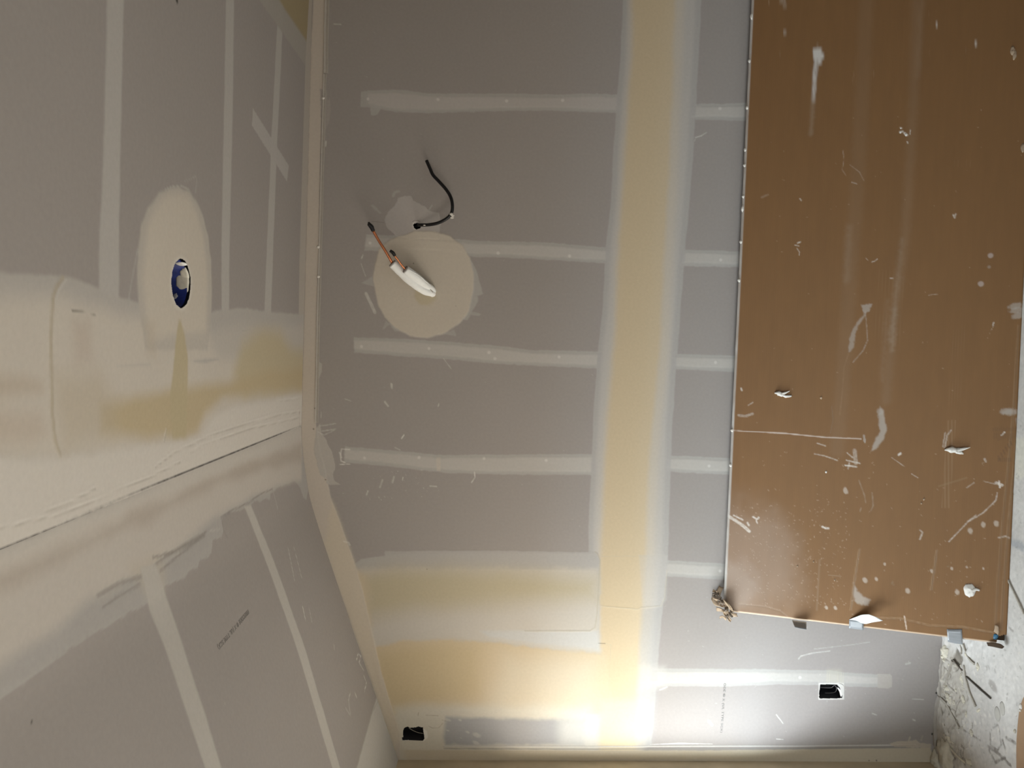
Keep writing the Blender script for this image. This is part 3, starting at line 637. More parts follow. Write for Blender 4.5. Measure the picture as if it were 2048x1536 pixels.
for i in range(3):
    for j in range(3):
        if i == 1 and j == 1: continue
        if i == 0 and j == 2:
            pts = [(X_FLOOR, DZ1), (DX0, DZ1), (DX0, zA)]+[(p[0], p[1]) for p in PR[:-1]]
        else: pts = [(xs[i], zs[j]), (xs[i+1], zs[j]), (xs[i+1], zs[j+1]), (xs[i], zs[j+1])]
        n = len(V); V += [(p[0], RY, p[1]) for p in pts]; Fc.append(tuple(range(n, n+len(pts))))
tag(mesh_obj('wall_rear', V, Fc, M_RM, smooth=False), kind='structure')
def frame(name, axis_, fixed, a0, a1, b0, b1, wd, dp):
    V = []; Fc = []
    def bx(lo, hi):
        n = len(V)
        for k in range(8): V.append(tuple(lo[i] if not (k >> i) & 1 else hi[i] for i in range(3)))
        Fc.extend([tuple(n+t for t in f) for f in ((0, 1, 3, 2), (4, 6, 7, 5), (0, 4, 5, 1), (2, 3, 7, 6), (0, 2, 6, 4), (1, 5, 7, 3))])
    for (p0, p1, q0, q1) in ((a0, a1, b0, b0+wd), (a0, a1, b1-wd, b1), (a0, a0+wd, b0, b1), (a1-wd, a1, b0, b1)):
        if axis_ == 'x': bx((fixed, p0, q0), (fixed+dp, p1, q1))
        else: bx((p0, fixed, q0), (p1, fixed+dp, q1))
    return tag(mesh_obj(name, V, Fc, M_WIN, smooth=False), kind='structure')
frame('window_1', 'x', XO, WY1, WY0, WZ0, WZ1, 0.02, 0.03)
frame('fill_window_side', 'x', XO, WY3, WY2, WZ0, WZ1, 0.02, 0.03)  # added out of view to fill the room with light
frame('fill_window_rear', 'y', RY, DX0, DX1, DZ0, DZ1, 0.04, 0.04)  # invented opening behind the camera, gives weak fill
portal('window_daylight', (XO-0.01, (WY0+WY1)/2, (WZ0+WZ1)/2), (0, -math.pi/2, 0), WZ1-WZ0, abs(WY1-WY0))
portal('fill_portal_side', (XO-0.01, (WY2+WY3)/2, (WZ0+WZ1)/2), (0, -math.pi/2, 0), WZ1-WZ0, abs(WY3-WY2))
portal('fill_portal_rear', ((DX0+DX1)/2, RY-0.01, (DZ0+DZ1)/2), (math.pi/2, 0, 0), DX1-DX0, DZ1-DZ0)

# added unseen slabs block stray light, so that the cut-outs open on darkness
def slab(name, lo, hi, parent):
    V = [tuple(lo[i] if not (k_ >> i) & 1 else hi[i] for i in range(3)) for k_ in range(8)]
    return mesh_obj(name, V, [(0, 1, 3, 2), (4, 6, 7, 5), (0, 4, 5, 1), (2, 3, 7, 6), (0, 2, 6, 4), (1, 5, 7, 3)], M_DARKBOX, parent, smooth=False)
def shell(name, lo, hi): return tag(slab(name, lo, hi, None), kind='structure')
shell('light_block_gable', (X_FLOOR-0.3, 0.11, -0.05), (RX+0.1, 0.13, zA+0.3))
shell('light_block_roof', (XL-0.4, RY-0.1, zA+0.16), (RX+0.1, 0.11, zA+0.18))
shell('light_block_right', (RX+0.02, RY-0.1, -0.05), (RX+0.06, 0.12, zA+0.18))
# ------------------------------------------------------------------ shapes
def crs(P, n):
    P = [np.array(p, float) for p in P]; P = [2*P[0]-P[1]]+P+[2*P[-1]-P[-2]]; out = []
    for i in range(1, len(P)-2):
        for k in range(n):
            t = k/n; a0, a1, a2, a3 = P[i-1:i+3]
            out.append(0.5*((2*a1)+(-a0+a2)*t+(2*a0-5*a1+4*a2-a3)*t*t+(-a0+3*a1-3*a2+a3)*t**3))
    out.append(P[-2]); return out
def tube(name, pts, rad, mat, parent=None, n=6, seg_=16, wob=0.0, cap=True):
    C = crs(pts, n); m = len(C)
    rr = np.interp(np.linspace(0, 1, m), np.linspace(0, 1, len(rad)), rad) if hasattr(rad, '__len__') else [rad]*m
    V = []; Fc = []; N = None
    for i, c in enumerate(C):
        T = nrm(C[min(i+1, m-1)]-C[max(i-1, 0)])
        if N is None: N = nrm(np.cross(T, (0.3, 0.9, 0.2)))
        N = nrm(N-np.dot(N, T)*T); B = np.cross(T, N)
        for k in range(seg_):
            t = 2*math.pi*k/seg_; r = rr[i]*(1+wob*(float(vn(i*0.45+3, k*0.7+c[0]*40))-0.5)*2)
            V.append(c+(N*math.cos(t)+B*math.sin(t))*r)
    for i in range(m-1):
        for k in range(seg_): Fc.append((i*seg_+k, i*seg_+(k+1) % seg_, (i+1)*seg_+(k+1) % seg_, (i+1)*seg_+k))
    if cap: Fc.append(tuple(range(seg_))[::-1]); Fc.append(tuple(range((m-1)*seg_, m*seg_)))
    return mesh_obj(name, V, Fc, mat, parent)
def mound(name, c, n, e1, r1, r2, hh, mat, parent=None, seed=0, rag_=0.35, seg_=26, rings=6, crumple=0.5, base=-0.0008):
    """irregular flake / lump sitting on a surface with normal n"""
    g = random.Random(seed); o1, o2 = g.uniform(0, 90), g.uniform(0, 90)
    n = nrm(n); e1 = np.array(e1, float); e1 = nrm(e1-np.dot(e1, n)*n); e2 = np.cross(n, e1); c = np.array(c, float)
    V = [c+n*hh*0.8]; Fc = []
    for i in range(1, rings+1):
        f = i/rings
        for k in range(seg_):
            t = 2*math.pi*k/seg_
            ra = 1-rag_+2*rag_*float(fbm(np.array(o1+math.cos(t)*1.6+k*0.13), np.array(o2+math.sin(t)*1.6), 3))
            x, y = math.cos(t)*r1*ra*f, math.sin(t)*r2*ra*f
            z = hh*(1-f**3*0.75)*(1-crumple+2*crumple*float(fbm(np.array(o2+x/r2*1.7), np.array(o1+y/r2*1.7), 3)))
            V.append(c+e1*x+e2*y+n*z)
    for k in range(seg_): V.append(V[1+(rings-1)*seg_+k]-n*(np.dot(V[1+(rings-1)*seg_+k]-c, n)-base))
    for k in range(seg_): Fc.append((0, 1+k, 1+(k+1) % seg_))
    for i in range(rings):
        for k in range(seg_):
            a0 = 1+i*seg_+k; a1 = 1+i*seg_+(k+1) % seg_; Fc.append((a0, a0+seg_, a1+seg_, a1))
    Fc.append(tuple(1+rings*seg_+k for k in range(seg_))[::-1])
    return mesh_obj(name, V, Fc, mat, parent)
def sheet(name, rows, th_, mat, parent=None, n=5):
    """a bent strip: rows of points, given a real thickness"""
    G = [crs(r, n) for r in rows]; G = [list(x) for x in zip(*G)]; G = [crs(c, n) for c in G]
    a0, b0 = len(G), len(G[0]); P = np.array(G)
    du = np.gradient(P, axis=0); dv = np.gradient(P, axis=1); N = np.cross(du, dv); N /= np.linalg.norm(N, axis=2, keepdims=True)+1e-12
    V = list(P.reshape(-1, 3))+list((P-N*th_).reshape(-1, 3)); Fc = []; o = a0*b0
    ix = lambda i, j: i*b0+j
    for i in range(a0-1):
        for j in range(b0-1):
            Fc.append((ix(i, j), ix(i+1, j), ix(i+1, j+1), ix(i, j+1))); Fc.append((o+ix(i, j), o+ix(i, j+1), o+ix(i+1, j+1), o+ix(i+1, j)))
    bd = [ix(i, 0) for i in range(a0)]+[ix(a0-1, j) for j in range(1, b0)]+[ix(i, b0-1) for i in range(a0-2, -1, -1)]+[ix(0, j) for j in range(b0-2, 0, -1)]
    for k in range(len(bd)): p, q = bd[k], bd[(k+1) % len(bd)]; Fc.append((p, o+p, o+q, q))
    return mesh_obj(name, V, Fc, mat, parent)

# ------------------------------------------------------------------ leaning carton
CT = 0.042
BL = on_floor(2011, 1285, 0.004); BR = on_floor(2040, 680, 0.004)
TL = on_wall(1450, 1219, CT+0.012); TR = on_wall(1507, 0, CT+0.012)
LEN = 2.45
eb = nrm(BR-BL); et = nrm(TR-TL); HT = np.linalg.norm(TL-BL)
def c_pt(u, v):           # u along the length, v up the face, both in metres on the front face
    u = np.asarray(u, float)[..., None]; v = np.asarray(v, float)[..., None]/HT
    return (BL+eb*u)*(1-v)+(TL+et*u)*v
cn = nrm(np.cross(TL-BL, BR-BL)); cn = cn if cn[1] < 0 else -cn
cup = nrm(TL-BL)
def c_uv(px, py):
    q = hit(px, py, BL, cn)
    for _ in range(3):
        v = float(np.dot(q-BL, cup)); e_ = nrm(eb*(1-v/HT)+et*(v/HT))
        u = float(np.dot(q-BL-(TL-BL)*v/HT, e_))
        n_ = nrm(np.cross(TL+et*u-(BL+eb*u), e_)); n_ = n_ if n_[1] < 0 else -n_
        q = hit(px, py, c_pt(u, v), n_)
    return (u, v)
CH = 0.008
def fold(t):      # t metres past an edge -> (outward, back)
    t = np.maximum(t, 0); a_ = np.minimum(t, CH*1.4)
    return a_/1.4, a_/1.4+np.minimum(np.maximum(t-CH*1.4, 0), CT-CH)
def c_pos(U, V, h):
    ul, bl_ = fold(-U); ur, br_ = fold(U-LEN); vb, bb = fold(-V); vt, bt = fold(V-HT)
    uc = np.clip(U, 0, LEN); vc = np.clip(V, 0, HT)
    back = np.maximum.reduce([bl_, br_, bb, bt])
    P = c_pt(uc, vc); P = P+eb*(ur-ul)[..., None]+cup*(vt-vb)[..., None]-cn*back[..., None]
    bow = 0.006*np.sin(math.pi*uc/LEN)*np.sin(math.pi*vc/HT)
    return P+cn*(h+bow*0)[..., None]
ext = CH*1.4+CT-CH
uC = axis((-ext, 0.0, ext/12), (0.0, 1.95, 0.003), (1.95, LEN, 0.02), (LEN, LEN+ext, ext/6)); vC = axis((-ext, 0.0, ext/12), (0, HT, 0.003), (HT, HT+ext, ext/14))
KR = (0.192, 0.097, 0.036)
k = Surf(uC, vC, KR, c_uv, c_pos)
k.col *= (1+0.06*(fbm(k.U/0.5, k.V/0.12)-0.5)+0.03*(vn(k.U*2, k.V/0.0065)-0.5))[..., None]
k.h += 0.00022*np.sin(k.V*2*math.pi/0.0075)*((k.U > 0) & (k.V > 0) & (k.V < HT))
KL = (0.30, 0.195, 0.11); DUST = (0.40, 0.35, 0.30); SC = (0.31, 0.235, 0.17)
for p, wd, al in (([(1700, -20), (1697, 150), (1690, 400), (1683, 520), (1676, 700), (1665, 900)], .05, .10), ([(1800, -20), (1800, 200), (1790, 480), (1770, 640), (1760, 800)], .03, .14), ([(1812, 0), (1806, 150)], .01, .2),
                  ([(1677, 455), (1675, 560)], .02, .22), ([(1784, 480), (1772, 620), (1765, 680)], .006, .35), ([(1773, 620), (1770, 700)], .004, .6), ([(1757, 600), (1750, 760)], .004, .2)):
    k.line(p, wd, SC, al, .03, .006)
# rows of crushed flutes
for x0, x1, y0, y1, n_, al in ((1885, 1925, 320, 335, 6, .15), (1885, 1900, 840, 1015, 7, .40), (1740, 1790, 540, 700, 8, .15), (1893, 1915, 640, 840, 5, .12)):
    for i in range(n_):
        x = x0+(x1-x0)*i/max(1, n_-1); k.line([(x, y0), (x-8*(y1-y0)/180, y1)], .0016, KL, al, .0016, h=.0002)
# big scuffs
k.blob(1605, 110, .022, (.62, .59, .55), .9, .5, 1.3, .3, .4, .02); k.line([(1603, 110), (1600, 150), (1598, 200)], [.014, .016, .010], (.58, .55, .52), .8, .010, .002, brk=.35, bs=.006); k.line([(1598, 200), (1595, 270)], .014, SC, .35, .015, .003)
k.poly([(1706, 610), (1727, 607), (1722, 622), (1712, 628)], DUST, .65, .006, .004, .01); k.line([(1714, 622), (1718, 660), (1720, 680), (1712, 700), (1692, 724)], .004, DUST, .5, .002, .001, brk=.5, bs=.004)
k.line([(1712, 630), (1698, 650), (1690, 668), (1688, 690), (1684, 703)], [.005, .010, .016, .018, .006], DUST, .55, .008, .004, .01); k.line([(1683, 705), (1674, 735), (1672, 790), (1668, 830)], .003, KL, .4, .003, .001, brk=.4)
k.poly([(1748, 812), (1756, 822), (1763, 860), (1757, 880), (1742, 898), (1732, 902), (1740, 880), (1750, 862), (1745, 830)], DUST, .75, .008, .004, .012); k.blob(1749, 822, .012, DUST, .5)
k.line([(1452, 860), (1500, 863), (1560, 866), (1640, 874), (1712, 877)], [.003, .003, .004, .004, .005], (.60, .50, .43), .8, .002, .0006)
k.line([(1652, 812), (1655, 840), (1651, 865)], .003, (.2, .13, .08), .6, .002, h=-.0006); k.line([(1718, 870), (1720, 884)], .007, DUST, .7, .003, .002)
for p, wd, al in (([(1625, 886), (1641, 891)], .004, .6), ([(1620, 907), (1640, 911), (1666, 920)], .004, .5), ([(1685, 905), (1697, 915)], .004, .6), ([(1684, 920), (1711, 926)], .005, .6), ([(1682, 930), (1704, 933)], .006, .8), ([(1690, 925), (1688, 937)], .005, .5), ([(1700, 900), (1703, 925)], .014, .35),
                  ([(1448, 1030), (1465, 1040), (1480, 1050), (1494, 1062)], .012, .95), ([(1462, 1030), (1480, 1039)], .006, .9), ([(1450, 1000), (1452, 1020)], .008, .7), ([(1501, 1033), (1508, 1038), (1512, 1035)], .007, .95), ([(1507, 1040), (1510, 1046)], .005, .9), ([(1490, 1045), (1493, 1050)], .008, .9),
                  ([(1640, 1053), (1646, 1056), (1652, 1056)], .007, .9), ([(1686, 1090), (1683, 1130)], .004, .0), ([(1735, 1160), (1738, 1180), (1729, 1200)], .0, 0),
                  ([(1710, 1105), (1716, 1112)], .0, 0), ([(1775, 915), (1800, 932)], .003, .5), ([(1815, 947), (1828, 955)], .003, .5), ([(1893, 1083), (1930, 1043), (1960, 1025), (1985, 1000), (1987, 985)], .004, .6), ([(1930, 1042), (1946, 1030)], .004, .5),
                  ([(1835, 1060), (1840, 1064), (1835, 1078)], .005, .5), ([(1975, 960), (1988, 967)], .0, 0), ([(1985, 965), (1996, 970)], .010, .8), ([(1990, 962), (1992, 974)], .006, .8), ([(1960, 962), (1984, 968)], .003, .4), ([(1926, 975), (1940, 965)], .004, .4),
                  ([(1992, 1075), (2006, 1072), (2013, 1075)], .006, .5), ([(1880, 895), (1884, 870), (1892, 860)], .005, .5), ([(1876, 893), (1880, 865)], .003, .5), ([(1960, 917), (1963, 923)], .006, .5), ([(1993, 870), (1999, 864)], .005, .9), ([(1788, 909), (1792, 906)], .007, .9),
                  ([(1902, 100), (1906, 98), (1918, 92), (1929, 84)], .003, .9), ([(1902, 96), (1907, 93)], .003, .8), ([(1842, 42), (1842, 54)], .003, .9), ([(1704, 54), (1703, 61)], .003, .8), ([(1756, 64), (1762, 65)], .005, .9), ([(1712, 75), (1714, 78)], .003, .8), ([(1691, 105), (1694, 103)], .003, .8), ([(2013, 32), (2016, 30)], .005, .8),
                  ([(1774, 256), (1777, 257)], .005, .9), ([(1774, 265), (1779, 264)], .008, .95), ([(1783, 267), (1788, 271)], .008, 1), ([(1794, 269), (1795, 260)], .003, .8), ([(1789, 284), (1790, 287)], .004, .8), ([(1885, 430), (1888, 436), (1890, 428)], .004, .9), ([(1577, 398), (1579, 401)], .005, .8), ([(1569, 490), (1577, 492)], .003, .8), ([(1575, 486), (1580, 484)], .005, .8), ([(1574, 497), (1579, 505), (1578, 510)], .003, .6),
                  ([(1712, 516), (1717, 521)], .002, .5), ([(1724, 524), (1730, 522), (1735, 518)], .003, .7), ([(1762, 556), (1767, 556)], .004, .7), ([(1840, 590), (1858, 588)], .003, .4), ([(1970, 650), (1972, 645)], .004, .7), ([(1967, 660), (1972, 650)], .002, .5), ([(1535, 10), (1530, 4)], .02, .25), ([(1535, 67), (1552, 69)], .004, .3), ([(1528, 111), (1552, 114)], .002, .5),
                  ([(1466, 830), (1480, 832), (1494, 827)], .010, .35), ([(1470, 776), (1471, 780)], .007, .7), ([(1485, 810), (1494, 804)], .004, .5), ([(1660, 300), (1663, 320), (1660, 340), (1668, 352)], .002, .3), ([(1675, 330), (1695, 345), (1704, 362)], .002, .3), ([(1500, 395), (1512, 390)], .008, .15), ([(1690, 368), (1680, 365)], .004, .4)):
    if wd: k.line(p, wd, (.66, .60, .53), al, .003, .0012, .006, brk=.35, bs=.005)
for x, y, rot in ((2014, 612, 0.3), (2018, 620, .2), (2022, 630, .3), (2004, 822, .1), (2010, 824, .1)): k.blob(x, y, .016, DUST, .6, .6, .7, rot, .3, .006)
k.line([(2024, 838), (2026, 850)], .012, DUST, .5, .006)
k.blob(1962, 511, .009, (.5, .42, .38), .6); k.blob(1944, 568, .010, (.5, .42, .38), .6); k.blob(1960, 534, .006, DUST, .4)
for x, y, r in ((1935, 1061, .010), (1961, 1049, .008), (1987, 1047, .009), (1728, 1160, .009), (1750, 1158, .006), (1813, 1181, .009), (1912, 1184, .009), (1681, 945, .0), (1684, 981, .010), (1652, 1215, .006), (1670, 1216, .006), (1900, 1137, .005), (1930, 1134, .004), (1860, 1142, .006), (1963, 1137, .004), (1766, 1128, .005)):
    if r: k.blob(x, y, r, (.54, .46, .38), .6, .6, 1.2, .3, .3, .01)
k.poly([(1705, 1165), (1712, 1180), (1725, 1192), (1738, 1200), (1735, 1211), (1718, 1210), (1708, 1200), (1704, 1185)], DUST, .7, .010, .006, .012)
k.line([(1737, 985), (1740, 1010), (1736, 1020)], .004, SC, .7, .003, .001, brk=.4); k.line([(1710, 960), (1722, 990), (1725, 1005)], .004, SC, .6, .003, .001, brk=.4); k.line([(1714, 1022), (1716, 1015)], .004, SC, .6)
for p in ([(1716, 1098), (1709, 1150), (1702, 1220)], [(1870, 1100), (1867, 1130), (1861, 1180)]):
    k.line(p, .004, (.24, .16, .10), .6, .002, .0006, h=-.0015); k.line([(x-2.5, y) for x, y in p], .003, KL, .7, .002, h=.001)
k.line([(1636, 1120), (1633, 1220)], .006, SC, .25, .006); k.line([(1808, 1232), (1813, 1258)], .004, (.62, .5, .4), .8, .002)
k.line([(1654, 1150), (1680, 1152)], .003, SC, .4); k.line([(1870, 972), (1925, 955)], .005, (.26, .18, .1), .4, .006)
# the fold above the end flap
k.line([(1478, 1208), (1530, 1213), (1560, 1222), (1575, 1233)], .003, (.26, .18, .11), .6, .004, .001, h=-.001)
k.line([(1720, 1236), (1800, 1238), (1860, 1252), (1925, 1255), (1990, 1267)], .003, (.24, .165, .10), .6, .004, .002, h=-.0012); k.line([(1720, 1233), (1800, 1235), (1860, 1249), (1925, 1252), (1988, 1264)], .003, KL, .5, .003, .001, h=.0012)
# crease lines along the bottom
for dx, al in ((-20, .5), (-8, .6)):
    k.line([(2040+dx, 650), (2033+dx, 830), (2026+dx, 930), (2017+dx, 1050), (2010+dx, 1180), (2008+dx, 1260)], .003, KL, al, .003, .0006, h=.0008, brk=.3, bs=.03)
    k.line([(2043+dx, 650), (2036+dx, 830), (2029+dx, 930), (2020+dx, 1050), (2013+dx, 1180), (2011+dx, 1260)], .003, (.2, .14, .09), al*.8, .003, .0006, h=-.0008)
k.line([(2046, 560), (2040, 650), (2037, 700)], .014, (.5, .46, .42), .7, .004, .003, .006, brk=.6, bs=.004)
k.line([(2030, 932), (2025, 965), (2022, 985)], .006, (.6, .55, .5), .7, .004, .002, brk=.4)
# faded print near the bottom edge
BR_ = (0.115, 0.062, 0.03)
for x in range(1976, 2034, 4):
    k.line([(x, 854+(x % 3)), (x, 862)], .0035, BR_, .35, .003); k.line([(x+2, 866), (x+2, 876+(x % 5))], .0035, BR_, .35, .003)
for i in range(6): k.line([(1988+i*4.5, 912-i*6), (1991+i*4.5, 919-i*6)], .005, BR_, .45, .003)
for x in range(1988, 2016, 4): k.line([(x, 916), (x, 922)], .004, BR_, .45, .003)
k.blob(1500, 1130, .20, (.40, .33, .28), .30, 1.0, 1.2, .2, .25, .08); k.blob(1460, 1170, .10, (.45, .38, .33), .30, .9, 1.0, .2, .3, .05)  # dust haze, its pale colour also painting in brightness near the window
ce = smooth((-k.U)/0.004)*((k.V > 0) & (k.V < HT))
k.col[:] = k.col*(1-ce[..., None])+np.array((.47, .35, .25))*ce[..., None]
# dust on the top edge and scuffed upper rim
tm = k.V > HT-0.002
wt = smooth((k.V-HT+0.004)/0.006)*np.clip(0.75+0.6*(fbm(k.U/0.05, k.V/0.02)-0.5), 0, 1)
k.col[:] = k.col*(1-wt[..., None])+np.array((.62, .60, .57))*wt[..., None]
k.poly([(1434, 1110), (1442, 1100), (1450, 1150), (1447, 1190), (1436, 1190)], (.66, .65, .62), .7, .02, .006)
k.specks(420, 31, (1440, 1000, 1690, 1215), (.50, .40, .31), .0009, .0018, .45, 2)
k.specks(150, 32, (1450, 900, 1990, 1260), (.46, .37, .28), .0009, .002, .5, 2.5)
k.specks(90, 33, (1500, 0, 2030, 900), (.46, .36, .26), .0008, .0016, .45, 2)
k.specks(8, 34, (1560, 1060, 1980, 1240), (.22, .15, .09), .0015, .004, .6, 2)
carton = empty('cardboard_carton', c_pt(LEN/2, 0.0)*np.array([1, 1, 0]), 'large flat brown cardboard carton leaning against the grey wall', 'cardboard box')
def par(o): o.parent = carton; o.matrix_parent_inverse = Matrix.Translation(carton.location).inverted(); return o
uvs = {}
notch = [(-1, HT-0.028), (0.012, HT-0.020), (0.024, HT+0.004), (0.030, HT+1), (-1, HT+1)]
notch2 = [(-1, 0.030), (0.016, 0.028), (0.026, 0.010), (0.028, -1), (-1, -1)]
for N_ in (notch, notch2): k.holes.append((np.array(N_), 0.004, 0.01))
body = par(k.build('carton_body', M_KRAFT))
# back panel of the carton
bk = [c_pos(np.array(u_), np.array(v_), np.array(0.0))-cn*CT*0.98 for u_, v_ in ((0.0, 0.0), (LEN, 0.0), (LEN, HT), (0.0, HT))]
mesh_obj('back_panel', bk, [(0, 1, 2, 3)], M_KIN, carton, smooth=False)
def con(px, py, off=0.0):        # a point on the carton face, lifted off
    u_, v_ = c_uv(px, py); return c_pt(u_, v_)+cn*off
# torn corners: near-black blocks paint the shade inside the carton
SHARDS = []
M_INSIDE_SHADE = material('inside_shade', (0.045, 0.028, 0.016), 0.95)
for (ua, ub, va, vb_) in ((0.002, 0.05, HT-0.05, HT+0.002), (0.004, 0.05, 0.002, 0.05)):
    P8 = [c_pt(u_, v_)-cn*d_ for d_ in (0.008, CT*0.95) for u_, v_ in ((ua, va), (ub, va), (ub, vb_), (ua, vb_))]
    mesh_obj('inside_shade', P8, [(0, 1, 2, 3), (4, 7, 6, 5), (0, 4, 5, 1), (1, 5, 6, 2), (2, 6, 7, 3), (3, 7, 4, 0)], M_INSIDE_SHADE, carton, smooth=False)
M_KIN2 = material('grey_torn_kraft', (0.17, 0.135, 0.105), 0.9, ns=40, nd=0.3)
for i_ in range(26):
    g_ = random.Random(1200+i_); t_ = g_.random()
    x_, y_ = 1428+t_*36+g_.uniform(-7, 5), 1186+t_*42+g_.uniform(-7, 7); a_ = g_.uniform(0.2, 1.4)+(0 if i_ % 3 else 1.5); L_ = g_.uniform(4, 11); w_ = g_.uniform(1, 3.5); o_ = g_.uniform(-.01, .034)
    dx_, dy_ = math.cos(a_), math.sin(a_)
    rows = []
    for k2 in (-1, 0, 1):
        rows.append([(x_-dx_*L_*.5-dy_*w_*k2, y_-dy_*L_*.5+dx_*w_*k2, o_), (x_-dy_*w_*k2*.8+g_.uniform(-.7, .7), y_+dx_*w_*k2*.8+g_.uniform(-.7, .7), o_+g_.uniform(0, .012)), (x_+dx_*L_*.5-dy_*w_*k2*.35, y_+dy_*L_*.5+dx_*w_*k2*.35, o_+g_.uniform(-.008, .014))])
    SHARDS.append((rows, i_ % 3))
g = random.Random(5)
tc0 = con(1452, 1216)
defs = [([(1445, 1178, -.030), (1440, 1190, -.02), (1437, 1204, -.012)], [(1436, 1176, -.036), (1431, 1188, -.034), (1424, 1204, -.03)]),
        ([(1424, 1190, -.03), (1428, 1200, -.02), (1440, 1210, -.01)], [(1421, 1203, -.034), (1430, 1212, -.01), (1446, 1214, .002)]),
        ([(1436, 1194, .004), (1445, 1200, .014), (1452, 1208, .020)], [(1440, 1204, -.006), (1448, 1210, .006), (1455, 1216, .010)]),
        ([(1446, 1194, .022), (1456, 1200, .044), (1463, 1212, .038)], [(1444, 1202, .002), (1452, 1207, .016), (1460, 1218, .008)]),
        ([(1454, 1197, .036), (1464, 1207, .046), (1469, 1222, .020)], [(1452, 1204, .018), (1459, 1211, .020), (1464, 1224, .006)]),
        ([(1433, 1215, -.008), (1442, 1216, .002), (1452, 1221, .010)], [(1433, 1224, -.018), (1444, 1224, -.008), (1454, 1228, .002)]),
        ([(1445, 1222, .006), (1450, 1230, .008), (1461, 1244, .004)], [(1449, 1220, .004), (1456, 1229, .004), (1463, 1240, .002)]),
        ([(1440, 1232, .004), (1446, 1230, .008), (1452, 1234, .006)], [(1439, 1237, .0), (1446, 1235, .004), (1453, 1240, .002)]),
        ([(1450, 1220, .004), (1460, 1222, .014), (1474, 1226, .006)], [(1450, 1230, .000), (1461, 1232, .006), (1476, 1232, .002)])]
for rows, k3 in SHARDS: sheet('torn_corner_piece', [[con(*p) for p in r_] for r_ in rows], 0.0018, (M_KIN2, M_KIN, M_KIN2)[k3], carton, n=3)
for r1, r2 in defs:
    mid = [((x1+x2)/2+g.uniform(-1, 1), (y1+y2)/2+g.uniform(-1, 1), (o1+o2)/2+g.uniform(-.004, .006)) for (x1, y1, o1), (x2, y2, o2) in zip(r1, r2)]
    sheet('torn_corner_piece', [[con(*p) for p in r] for r in (r1, mid, r2)], 0.0022, M_KIN, carton, n=3)
for r1, r2, mt, nm in (([(1973, 1284, .004), (1985, 1282, .018), (1998, 1284, .022), (2006, 1290, .016)], [(1976, 1291, .0), (1986, 1292, .004), (1999, 1295, .004), (2004, 1296, .002)], M_INSIDE_SHADE, 'torn_flap'),
                       ([(1988, 1249, .006), (1994, 1250, .008), (1996, 1262, .004)], [(1987, 1262, .001), (1992, 1266, .003), (1996, 1270, .0)], M_KIN, 'torn_flap'),
                       ([(1987, 1268, -.004), (1992, 1268, .002), (1996, 1270, -.002)], [(1984, 1278, -.006), (1990, 1279, .000), (1995, 1276, -.004)], M_BLUEW, 'blue_wrap')):
    sheet(nm, [[con(*p) for p in r1], [con((a_[0]+b_[0])/2, (a_[1]+b_[1])/2, (a_[2]+b_[2])/2+.002) for a_, b_ in zip(r1, r2)], [con(*p) for p in r2]], 0.002, mt, carton, n=3)
# tape pieces
def tape(pts, name='tape_piece', off=0.0012, label=None, mt=None):
    r1, r2 = pts
    o = sheet(name, [[con(x, y, off+(z if z else 0)) for x, y, z in r] for r in (r1, r2)], 0.0008, mt or M_TAPE, carton, n=4)
    if label: o['label'] = label
    return o
tape(([(1893, 1258, 0), (1908, 1258.5, 0), (1923, 1258, 0)], [(1896, 1284, -.002), (1911, 1287, -.002), (1926, 1289, -.002)]))
tape(([(1698, 1239, 0), (1712, 1240, 0), (1727, 1243, 0)], [(1698, 1256, 0), (1712, 1258, 0), (1727, 1260, 0)]))
tape(([(1584, 1240, 0), (1598, 1242, .0), (1613, 1244, 0)], [(1590, 1248, .045), (1601, 1250, .048), (1613, 1252, .048)]), label='grey tape stub standing off the carton edge')
cu_ = [[con(1698, 1239, .001), con(1712, 1230, .020), con(1722, 1224, .036), con(1735, 1221.5, .048)],
       [con(1712, 1241, .001), con(1722, 1236, .026), con(1734, 1230, .040), con(1748, 1226, .052)],
       [con(1720, 1244.5, .003), con(1730, 1243, .030), con(1742, 1238, .044), con(1762, 1233, .055)]]
o = sheet('peeled_tape', cu_, 0.0008, M_PEEL, carton, n=4); o['label'] = 'white underside of peeled tape'
# dried compound stuck to the face
def smear(pts, wds, hts, seed):
    C = [con(*p) for p in pts]
    return tube('dried_compound', [c+cn*h_ for c, h_ in zip(C, hts)], wds, M_PLAST, carton, n=5, seg_=10, wob=.35)
smear([(1537, 785), (1545, 786), (1552, 789)], [.003, .009, .006], [.004, .006, .004], 1)
smear([(1550, 787), (1558, 785), (1567, 781)], [.007, .004, .001], [.005, .006, .004], 1); smear([(1551, 789), (1560, 792), (1571, 791)], [.006, .005, .003], [.004, .004, .003], 1)
smear([(1879, 899), (1890, 898), (1902, 900)], [.002, .010, .009], [.004, .007, .006], 2)
smear([(1900, 900), (1915, 897), (1930, 894)], [.008, .005, .001], [.006, .006, .008], 2); smear([(1902, 902), (1911, 904), (1917, 907)], [.008, .006, .002], [.006, .006, .004], 2)
u_, v_ = c_uv(1937, 1181)
mound('dried_compound', con(1937, 1181), cn, eb, .026, .019, .010, M_PLAST, carton, 11, .3, crumple=.4); smear([(1940, 1180), (1948, 1178), (1956, 1180)], [.009, .006, .003], [.004, .006, .004], 3)
